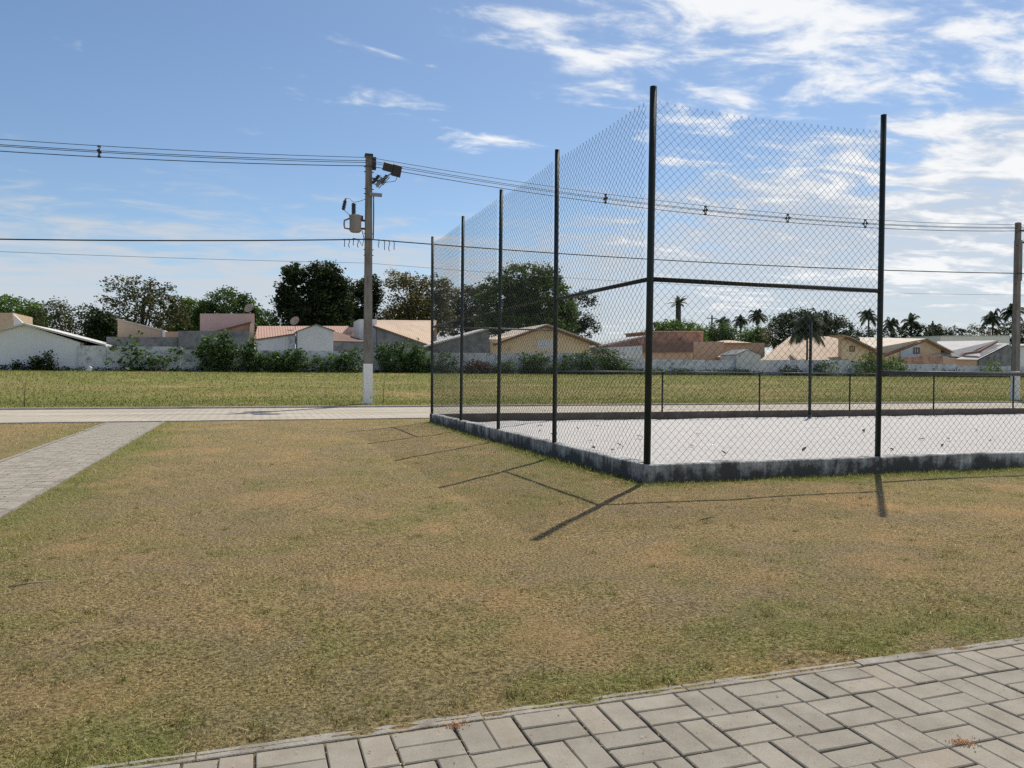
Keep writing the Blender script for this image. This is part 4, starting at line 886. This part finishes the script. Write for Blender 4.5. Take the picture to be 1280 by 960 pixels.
# F house behind the pole
h = house('pink_walled_house', 440, 72, 'narrow pink walled house left behind the power pole')
prism('wall', [(433, None), (433, 409), (458, 409), (458, None)], 72.3, 4, 'pink', h)
h = house('tan_roofed_house', 505, 66, 'house with wide tan roof right behind the power pole')
prism('front_wall', [(449, None), (449, 399), (471, 399), (471, None)], 67.5, 4, 'white', h)
slope('roof', [(468, 407, 66.3), (537, 431, 66.3), (546, 400.5, 73), (466, 400, 73)], 'rtan', h, .12)
prism('gable_wall', [(471.5, None), (471.5, 409), (538, 433), (538, None)], 65.6, .6, 'gwall', h)
band('verge', [(468, 407.3), (540, 432.6)], 65.6, .6, .12, 'dbrown', h, .12)
prism('back_wall', [(470, None), (470, 401), (546, 401.8), (546, None)], 73.2, .3, 'tan', h)
# G lean-to
h = house('lean_to_house', 575, 65, 'dark grey house with pale single pitch roof left of the cream gable')
prism('wall', [(539, None), (539, 431.5), (611.5, 411.5), (611.5, None)], 65, 5, 'gwall', h)
band('roof', [(529, 432.5), (613, 409.3)], 65, 5, .13, 'rsheet', h, .35)
# H cream gable
h = house('cream_gable_house', 680, 66, 'cream house with wide brown gable roof behind the fence')
prism('wall', [(613, None), (613, 424), (624, 424), (682, 408.5), (737, 427), (737, None)], 66.2, 8, 'cream', h)
band('roof', [(617, 428.6), (682, 405.2), (748.5, 430)], 66.2, 8, .12, 'rpale', h, .55)
band('fascia', [(617, 430.4), (682, 407.1), (748.5, 431.9)], 65.62, .02, .16, 'wood', h, .03)
prism('plaster_patch', [(670, 436), (672, 424.5), (690, 423.5), (692, 437)], 66.17, .028, 'lgrey', h)
# I low dark roof
h = house('low_roofed_house', 775, 67, 'low pale house with long dark roof right of the cream gable')
prism('wall', [(758, None), (758, 434.5), (803, 432), (803, None)], 66, 4, 'lgrey', h)
band('roof', [(736, 434), (806, 419.5)], 69, 4, .16, 'rgrey', h, .3)
prism('side_wall', [(745, None), (745, 433.5), (805, 421.5), (805, None)], 69, 4, 'brown', h)
# J brown flat building
h = house('brown_flat_building', 845, 67, 'brown flat roofed building with stepped upper storey and tan lower wall', 'building')
prism('upper_wall', [(816, None), (816, 414.5), (879, 414.5), (879, None)], 70, 6, 'brown', h)
prism('coping', [(815, 415.2), (815, 413.6), (880, 413.6), (880, 415.2)], 69.9, 6.2, 'tan', h)
prism('lower_wall', [(803, None), (803, 440), (866, 439.5), (866, None)], 66.4, 3.4, 'tan', h)
prism('parapet', [(802, 440.5), (802, 431), (866.5, 428), (866.5, 440)], 66.2, 3.6, 'dbrown', h)
h = house('pink_tan_house', 905, 69, 'plain pinkish tan house right of the brown flat building')
prism('wall', [(867, None), (867, 427), (905, 427), (905, None)], 68, 5, 'tan', h)
prism('wing', [(905.3, None), (905.3, 428.5), (956, 428.5), (956, None)], 69, 5, 'tan', h)
slope('roof', [(890, 428, 68.7), (940, 428.5, 68.7), (915, 425.4, 72), (905, 425.4, 72)], 'rtan', h, .1)
slope('porch_roof', [(896, 446, 64.8), (922, 446, 64.8), (924, 438.5, 67.5), (910, 439.5, 67.5)], 'rorange', h, .1)
prism('porch_wall', [(898, None), (898, 446.5), (920, 446.5), (920, None)], 65.1, .5, 'brown', h)
h = house('grey_gabled_outbuilding', 935, 62, 'small grey gabled outbuilding rising above the whitewashed wall', 'outbuilding')
prism('wall', [(920.5, None), (920.5, 443), (935.5, 437), (951, 443), (951, None)], 61.7, 2.6, 'lgrey', h)
band('roof', [(919.5, 443), (935.5, 436.3), (952, 443)], 61.7, 2.6, .07, 'gwall', h, .06)
# K tan hip roof
h = house('tan_hip_roofed_house', 1030, 68, 'house with broad tan hip roof and small brown gable window')
slope('roof', [(950, 450, 65), (1060, 450, 65), (1060, 420.5, 71), (988, 420.5, 71)], 'rtan', h, .12)
prism('wall', [(953, None), (953, 451.5), (1058, 451.5), (1058, None)], 65.4, .3, 'tan', h)
prism('gable_wall', [(1052, None), (1052, 420.8), (1062, 423), (1086, 436.5), (1086, None)], 65.2, .5, 'cream', h)
band('gable_roof', [(1050, 418.6), (1060, 420.6), (1094, 437.2)], 65.2, 1.2, .14, 'rtan', h, .4)
band('fascia', [(1057, 422), (1061, 422.4), (1094, 439)], 64.77, .02, .18, 'wood', h, .03)
window(1062, 1068, 432.5, 439.5, 65.2, h)
# L pale tiled gable
h = house('pale_tiled_house', 1140, 68, 'house with pale tiled roof, pale blue gable and dark window')
slope('roof', [(1076, 438, 65.8), (1108, 442, 65.8), (1158, 423.3, 65.8), (1076, 421.5, 74)], 'rpale', h, .12)
prism('gable_wall', [(1106, None), (1106, 443), (1157, 426), (1176, 436), (1176, None)], 66, 7, 'cream', h)
prism('blue_wall', [(1126, None), (1126, 438), (1150, 429.5), (1150, None)], 65.9, .08, 'blue', h)
band('roof', [(1156, 423.2), (1188, 439.8)], 66, 7, .14, 'rpale', h, .5)
band('fascia', [(1106, 444.2), (1157, 425), (1188, 441.4)], 65.47, .02, .17, 'wood', h, .03)
window(1142, 1149, 434.5, 442, 65.88, h)
prism('front_wall', [(1127, None), (1127, 446.5), (1178, 443.5), (1178, None)], 64.4, .4, 'brown', h)
# M grey roofs
h = house('grey_roofed_house', 1215, 68, 'house with two stepped grey roofs left of the second power pole')
slope('roof', [(1166, 443.5, 65.6), (1200, 446, 65.6), (1246, 425.5, 68), (1172, 426.5, 74)], 'rgrey', h, .12)
band('verge', [(1198, 447.4), (1206, 441), (1224, 438.5), (1247, 426)], 65.5, .3, .2, 'dbrown', h, .05)
slope('low_roof', [(1196, 449, 64.6), (1222, 449.5, 64.6), (1262, 429.5, 64.6), (1240, 428.5, 70)], 'rgrey', h, .1)
prism('wall', [(1178.5, None), (1178.5, 446), (1224, 450), (1224, None)], 65, .4, 'tan', h)
prism('gable_wall', [(1224, None), (1224, 450), (1264, 430.2), (1264, None)], 64.8, 5, 'gwall', h)
h = house('white_flat_building', 1215, 84, 'long white flat roofed building behind the grey roofs', 'building')
prism('wall', [(1176, None), (1176, 420.2), (1262, 419.8), (1262, None)], 86, 6, 'white', h)
prism('coping', [(1175.5, 420.6), (1175.5, 419.6), (1262.5, 419.2), (1262.5, 420.2)], 85.9, 6.2, 'lgrey', h)
h = house('white_end_house', 1275, 66, 'white walled house at the right edge behind the second pole')
prism('wall', [(1266, None), (1266, 433), (1330, 433), (1330, None)], 66, 6, 'white', h)
band('roof', [(1264, 432.6), (1334, 428)], 66, 6, .14, 'rgrey', h, .3)

# small far utility poles
for px, y0, y1, lb in ((890, 394, 425, 'tiny far dark utility pole with crossarm above the round tree'), (1166, 401, 425, 'tiny far mast above the pale tiled house')):
    b = at(px, y0, 95); p = thing('far_pole', (b.x, 95, 0.9), lb, 'utility pole')
    MB().tube([(0, 0, 0), (0, 0, b.z - .9)], [.17, .11], 8).build('shaft', MT['dark'], p)
    MB().box((0, 0, b.z - 1.35), (1.7 if px < 1000 else .6, .1, .1)).build('crossarm', MT['dark'], p)

# ------------------------------------------------------------------ utility poles and lines
PV = 26.85
P1 = at(459.5, 505, PV); P2 = at(1268.5, 505, PV)
PTOP = at(461, 195, PV).z
def pole(u, top, label, painted, z0=0.02):
    T = thing('power_pole', (u, PV, z0), label, 'power pole', 'concrete power poles along the street')
    MB().box((0, 0, painted + (top - z0 - painted) / 2), (0.285, 0.24, top - z0 - painted), taper=0.72).build('shaft', MT['pole'], T)
    MB().box((0, 0, painted / 2 - .1), (0.315, 0.265, painted + .2), taper=0.955).build('painted_base', MT['polew'], T)
    return T
T = pole(P1.x, PTOP, 'tall concrete power pole with white painted foot and transformer', 1.38)
def bolts(T, zs):
    for z in zs: MB().tube([(-.17, -.05, z), (.17, -.05, z)], .016, 6).build('bolt', MT['dark'], T)
bolts(T, [PTOP - at(0, y, PV).z * 0 - (y - 196) * 0.0278 for y in (211, 217, 238, 244, 293, 313, 320)])
m = MB().box((0.17, -.02, PTOP - .27), (.14, .16, .42)).box((-.0, 0, PTOP - .0), (.27, .22, .08)); m.build('top_bracket', MT['dark'], T)
cz = lambda py: at(460, py, PV).z - 0.02
MB().box((0.22, -.16, cz(244)), (.42, .09, .11)).build('crossarm', MT['steel'], T)
MB().tube([(.155, -.1, cz(244)), (.16, -.11, cz(270)), (.15, -.1, cz(300))], .022, 6).build('conduit', MT['cable'], T, True)

tel_end = at(459, 300, PV).z - (at(444, 279, PV).z - .32) - .01
# transformer hung on the pole's left
tw = at(444, 279, PV); t = thing('transformer', (tw.x, PV - .05, tw.z - .32), 'small grey pole transformer with black bushing, hung left of the power pole', 'transformer')
def lathe(prof, n=18):
    V = []; F = []
    for r, z in prof:
        for k in range(n): a = 2 * math.pi * k / n; V.append((r * math.cos(a), r * math.sin(a), z))
    for j in range(len(prof) - 1):
        for k in range(n): F.append((j * n + k, j * n + (k + 1) % n, (j + 1) * n + (k + 1) % n, (j + 1) * n + k))
    return V, F
m = MB(); m.add(*lathe([(0, 0), (.15, .0), (.2, .05), (.2, .52), (.22, .53), (.22, .57), (.12, .61), (0, .62)])); m.build('tank', MT['steel'], t, True)
m = MB(); m.add(*lathe([(0, .6), (.04, .6)] + [(rr, .62 + i * .026) for i, rr in enumerate([.05, .085] * 7)] + [(.03, 1.0), (0, 1.0)], 12)); o = m.build('bushing', MT['dark'], t, True); o.location = (-.06, 0, 0)
MB().tube([(-.2, 0, .1), (-.36, 0, .12), (-.38, 0, .25), (-.37, 0, .38), (-.2, 0, .46)], .03, 8).build('radiator_pipe', MT['steel'], t, True)
MB().box((.29, 0, .42), (.2, .07, .06)).box((.29, 0, .14), (.2, .07, .06)).box((.22, 0, .5), (.08, .1, .16)).build('bracket', MT['dark'], t)
m = MB(); m.add(*lathe([(0, 0), (.035, 0)] + [(rr, .02 + i * .03) for i, rr in enumerate([.04, .075] * 5)] + [(.03, .34), (.03, .4), (0, .4)], 10)); o = m.build('arrester', MT['dark'], t, True); o.location = (-.42, -.05, .72); o.rotation_euler = (0, R(12), 0)
MB().tube([(-.40, -.05, .73), (-.30, -.03, .66), (-.18, 0, .56)], .012, 6).build('arrester_bracket', MT['steel'], t)
MB().tube([(-.35, -.05, 1.12), (-.2, 0, 1.14), (-.06, 0, 1.02), (.1, 0, 1.06), (.3, 0, 1.14), (.46, 0, 1.26)], .009, 5).build('jumper', MT['cable'], t, True)
MB().tube([(.22, 0, .1), (.3, 0, -.2), (.24, 0, -.45), (.1, -.06, tel_end), (-.1, -.12, tel_end + .01)], .014, 6).build('drop_cable', MT['cable'], t, True)

# lamp / floodlight box right of the pole
fw = at(490, 211, PV - .5); t = thing('street_floodlight', (fw.x, PV - .5, fw.z), 'dark twin box street floodlight on the right of the power pole top', 'floodlight')
m = MB().box((-.15, 0, .02), (.31, .36, .27), taper=.92).build('housing', MT['dark'], t); m.rotation_euler = (R(20), R(10), 0)
m = MB().box((.165, .02, -.02), (.30, .36, .38), taper=.92).build('housing', MT['dark'], t); m.rotation_euler = (R(20), R(10), 0)
p0 = Vector((P1.x + .1 - fw.x, .5, cz(222) - fw.z + .02))
MB().tube([p0, (-.35, .3, -.38), (-.02, .05, -.15)], .022, 8).build('arm', MT['steel'], t, True)
MB().tube([(.22, 0, -.15), (.14, .1, -.38), (-.2, .3, -.42), p0 + Vector((0, 0, -.05))], .010, 5).build('lead', MT['cable'], t, True)
# fuse cutouts
for k, (px, py, lb) in enumerate(((470, 224, 'leftmost fuse cutout insulator hanging below the floodlight'), (475, 228, 'middle fuse cutout insulator hanging below the floodlight'), (480, 224, 'rightmost fuse cutout insulator hanging below the floodlight'))):
    p = at(px, py, PV - .25); t = thing('fuse_cutout', p, lb, 'fuse cutout', 'fuse cutouts on the power pole'); t.rotation_euler = (0, R(38), 0)
    m = MB(); m.add(*lathe([(0, -.2), (.025, -.2)] + [(rr, -.17 + i * .034) for i, rr in enumerate([.035, .08] * 5)] + [(.025, .18), (0, .2)], 10)); m.build('insulator', MT['steel'] if k == 1 else MT['dark'], t, True)
    MB().tube([(.0, 0, -.2), (.1, 0, -.18), (.1, 0, .18), (.02, 0, .2)], .014, 6).build('fuse_tube', MT['dark'], t, True)
    MB().tube([(-.02, 0, 0), (-.12, .06, -.02)], .018, 6).build('clamp', MT['steel'], t, True)

T2 = pole(P2.x, at(1269, 278, PV).z, 'second concrete power pole at the right edge of the view', 1.4, -0.02)
bolts(T2, [8.2, 7.9, 7.3, 5.5])
MB().box((.32, -.1, 8.0), (.55, .07, .07)).box((.32, -.1, 7.45), (.55, .07, .07)).build('bracket', MT['dark'], T2)
for z in (8.12, 7.57):
    for x in (.35, .56): 
        m = MB(); m.add(*lathe([(0, 0), (.05, 0), (.08, .03), (.04, .06), (.08, .09), (.04, .13), (0, .15)], 10)); o = m.build('insulator', MT['dark'], T2, True); o.location = (x, -.1, z - .08)
MB().box((.02, -.01, 6.6), (.24, .26, 1.9), taper=.97).build('sleeve', MT['pole'], T2)

# cables: sagging spans along the street
def cable(label, dz, dy, r, z_p1, z_p2, sag, name='power_cable', cat='cable', group='cables strung along the street', u_l=-27.0, u_r=64.0, drop=0.0, sag_l=None):
    pts = []
    spans = [(u_l, z_p1 - drop, P1.x, z_p1), (P1.x, z_p1, P2.x, z_p2), (P2.x, z_p2, u_r, z_p2)]
    for si, (a, za, b, zb) in enumerate(spans):
        sg = sag_l if si == 0 and sag_l else sag
        for k in range(25):
            t = k / 24; 
            if pts and k == 0: continue
            pts.append((a + (b - a) * t, PV + dy, za + (zb - za) * t + dz - sg * 4 * t * (1 - t)))
    o = MB().tube(pts, r, 5).build(name, MT['cable'], None, True); tag(o, label, cat, group); return o
z1, z2 = at(461, 202, PV).z, at(1269, 284, PV).z
cable('topmost thin bearer cable of the upper line on the poles', .10, -.16, .010, z1, z2, .55)
cable('front insulated conductor of the upper line on the poles', -.04, -.26, .011, z1, z2, .60)
cable('rear insulated conductor of the upper line on the poles', -.05, -.06, .011, z1, z2, .58)
cable('lowest insulated conductor of the upper line on the poles', -.19, -.16, .014, z1, z2, .62)
zl1, zl2 = at(459, 300, PV).z, at(1268, 342, PV).z
cable('thick black telephone cable halfway up the poles', 0, -.17, .022, zl1, zl2, .22, 'telephone_cable', drop=1.0, sag_l=.35)
zm1, zm2 = at(459, 328, PV).z, at(1268, 368, PV).z
cable('faint thin wire below the telephone cable on the poles', 0, .16, .006, zm1, zm2, .25, 'telephone_cable')
def upper_z(u):
    if u < P1.x: a, b, za, zb = -27.0, P1.x, z1, z1
    else: a, b, za, zb = P1.x, P2.x, z1, z2
    t = (u - a) / (b - a); return za + (zb - za) * t - .59 * 4 * t * (1 - t)
for px, lb in ((124, 'small black cable spacer on the upper line left of the pole'), (757, 'black cable spacer on the upper line left of the corner post'), (882, 'black cable spacer on the upper line right of the corner post'), (985, 'black cable spacer on the upper line mid way over the front bay'), (1082, 'black cable spacer on the upper line by the right tall post')):
    u = at(px, 250, PV - .16).x; t = thing('cable_spacer', (u, PV - .16, upper_z(u) - .04), lb, 'cable spacer', 'spacers on the upper power line')
    MB().tube([(0, 0, .16), (0, -.1, 0), (0, 0, -.17), (0, .1, 0), (0, 0, .16)], .022, 6).build('frame', MT['dark'], t, True)
    for (y, z) in ((0, .15), (-.1, 0), (.1, 0), (0, -.16)): MB().box((0, y, z), (.09, .06, .06)).build('clip', MT['dark'], t)
# splice loops hung on the telephone cable beside the pole
def tel_z(u):
    a, b, za, zb = (-27.0, P1.x, zl1, zl1) if u < P1.x else (P1.x, P2.x, zl1, zl2)
    if u < P1.x: za -= 1.0
    t = (u - a) / (b - a); return za + (zb - za) * t - (.35 if u < P1.x else .22) * 4 * t * (1 - t)
order = ['farthest', 'third', 'second', 'nearest']
for k, (px, ln) in enumerate(((430, .24), (436, .27), (441, .2), (447, .28), (492, .3), (486, .36), (480, .33), (473, .26))):
    u = at(px, 302, PV - .17).x; z = tel_z(u)
    o = MB().tube([(u, PV - .17, z + .03), (u + .02, PV - .2, z - ln * .3), (u + .012 * (-1) ** k, PV - .19, z - ln * .7), (u + .02, PV - .17, z - ln)], .013, 5).build('cable_tail', MT['cable'], None, True)
    tag(o, order[k % 4] + ' from the pole of the black cable tails ' + ('left' if px < 460 else 'right') + ' of it', 'cable tail', 'cable tails by the power pole')

# ------------------------------------------------------------------ small things
# dry leaves on the sand
lm = []
for k in range(4):
    q = np.random.default_rng(k + 5); V = []; n = 9
    for i in range(n):
        f = i / (n - 1); w = .5 * math.sin(math.pi * f) ** .8 * .5
        for s in (-1, 0, 1): V.append(((f - .5), s * w, .10 * abs(s) + .16 * math.sin(f * 3 + k) + q.normal(0, .03)))
    F = []
    for i in range(n - 1):
        for j in range(2): F.append((i * 3 + j, i * 3 + j + 1, i * 3 + 4 + j, i * 3 + 3 + j))
    me = pyd('dry_leaf', V, F); me.materials.append(MT['litter']); lm.append(me)
def ground_hit(px, py, z):
    d = CR @ Vector(((px - 640) / 960, -(py - 480) / 960, -1)); t = (z - EYE) / d.z; return Vector((d.x * t, d.y * t, z))
spots = [(675, 532), (675, 538), (722, 534), (747, 531), (776, 524), (738, 550), (742, 559), (731, 561), (766, 562), (775, 556), (757, 567), (872, 541), (928, 531), (865, 556), (905, 564), (1020, 523), (1050, 524), (1043, 547), (1115, 560), (1152, 547), (1185, 548), (1178, 556), (1220, 536), (1238, 549), (1125, 523), (800, 545), (1005, 560), (690, 541), (1140, 565), (1080, 538)]
for k, (px, py) in enumerate(spots):
    p = ground_hit(px, py, .10); o = bpy.data.objects.new('dry_leaf', lm[k % 4]); C.objects.link(o); s = random.uniform(.06, .12); o.location = p - Vector((0, 0, .015)); o.scale = (s, s * .9, s)
    o.rotation_euler = (random.gauss(0, .2), random.gauss(0, .2), random.uniform(0, 6.28)); tag(o, 'curled dry brown leaf lying on the pale sand', 'leaf', 'dry leaves on the sand')
# twig on the lawn
for px, py, L, lb in ((38, 736, .10, 'pale dry twig lying on the lawn at the far left'), (888, 652, .1, 'dark dry scrap lying on the lawn before the kerb wall')):
    p = ground_hit(px, py, .0); o = MB().tube([p + Vector((-L, -.01, .02)), p + Vector((0, .01, .03)), p + Vector((L * .8, .06, .02))], [.004, .005, .003], 5).build('twig', MT['twig'] if px > 100 else MT['edging'], None, True); tag(o, lb, 'twig')
# clay crumbs on the pavers
def crumbs(px, py, r, n, label):
    p = ground_hit(px, py, 0.0); rg = np.random.default_rng(int(px)); m = MB()
    for k in range(n):
        a = rg.uniform(0, 6.28); d = abs(rg.normal(0, r)); s = rg.uniform(.0008, .0022)
        m.box((p.x + d * math.cos(a) * 1.6, p.y + d * math.sin(a), .002 + s * .4 + max(0, (.006 * (1 - d / r)))), (s * 2, s * 1.6, s * 1.2), a, .7)
    o = m.build('clay_crumbs', MT['crumbs']); tag(o, label, 'crumbs', kind='stuff')
crumbs(569, 907, .018, 150, 'orange clay crumbs scattered on a paver near the lawn edge')
crumbs(1203, 929, .020, 220, 'orange clay crumbs round a joint at the lower right')
# fine litter lying on the pavers and in their joints
def litter():
    rg = np.random.default_rng(77); n = 900; u = rg.uniform(-1.2, 4.6, n); v = PATH_EDGE - np.abs(rg.normal(0, 0.5, n)) - 0.0; k = rg.random(n) < 0.6
    fu = (u + 8.9) / 0.207; u = np.where(k, np.round(fu) * 0.207 - 8.9 + rg.normal(0, .004, n), u)
    a = rg.uniform(0, 6.28, n); L = rg.uniform(.003, .012, n); w = rg.uniform(.0008, .0025, n); z = np.where(k, 0.001, 0.004) + rg.uniform(0, .002, n)
    d = np.stack([np.cos(a), np.sin(a), rg.normal(0, .15, n)], 1) * L[:, None]; e = np.stack([-np.sin(a), np.cos(a), np.zeros(n)], 1) * w[:, None]; c = np.stack([u, v, z], 1)
    V = np.stack([c - d / 2 - e, c - d / 2 + e, c + d / 2 + e * .4 + np.array([0, 0, .001]), c + d / 2 - e * .4 + np.array([0, 0, .001])], 1).reshape(-1, 3)
    me = fast('path_litter', V, np.arange(4 * n).reshape(-1, 4)); attr(me, 'tone', np.repeat(rg.uniform(0, 1, n), 4)); attr(me, 'green', np.zeros(4 * n)); attr(me, 'dead', np.repeat(rg.uniform(0, 1, n), 4))
    tag(link('path_litter', me, MT['blade']), 'fine dry grass litter strewn over the foreground pavers', 'litter', kind='stuff')
litter()
# saplings on the field edge
for px, y0, y1, v, lb in ((32, 470, 508, 26.4, 'thin bare sapling stake at the field edge on the far left'), (481, 466, 505, 27.6, 'thin bare sapling stake just right of the power pole')):
    a, b = at(px - 1.5, y1, v), at(px + 1, y0, v); t = thing('sapling', (a.x, v, .03), lb, 'sapling')
    MB().tube([(0, 0, -.05), (.01, 0, (b.z - .03) * .5), (b.x - a.x, 0, b.z - .03)], [.012, .009, .004], 5).build('stem', MT['twig'], t, True)
    MB().tube([(.012, 0, (b.z - .03) * .6), (-.06, 0, (b.z - .03) * .85)], .004, 4).build('branch', MT['twig'], t)
# white plank scrap in front of the wall
p = at(110, 464, 60.0); t = MB().box((0, 0, .12), (.22, .3, .5), .4, .8).build('rubble_piece', MT['white']); t.location = (p.x, 60, .93); t.rotation_euler = (.2, .5, .3); tag(t, 'broken white block leaning at the foot of the shed wall', 'rubble')
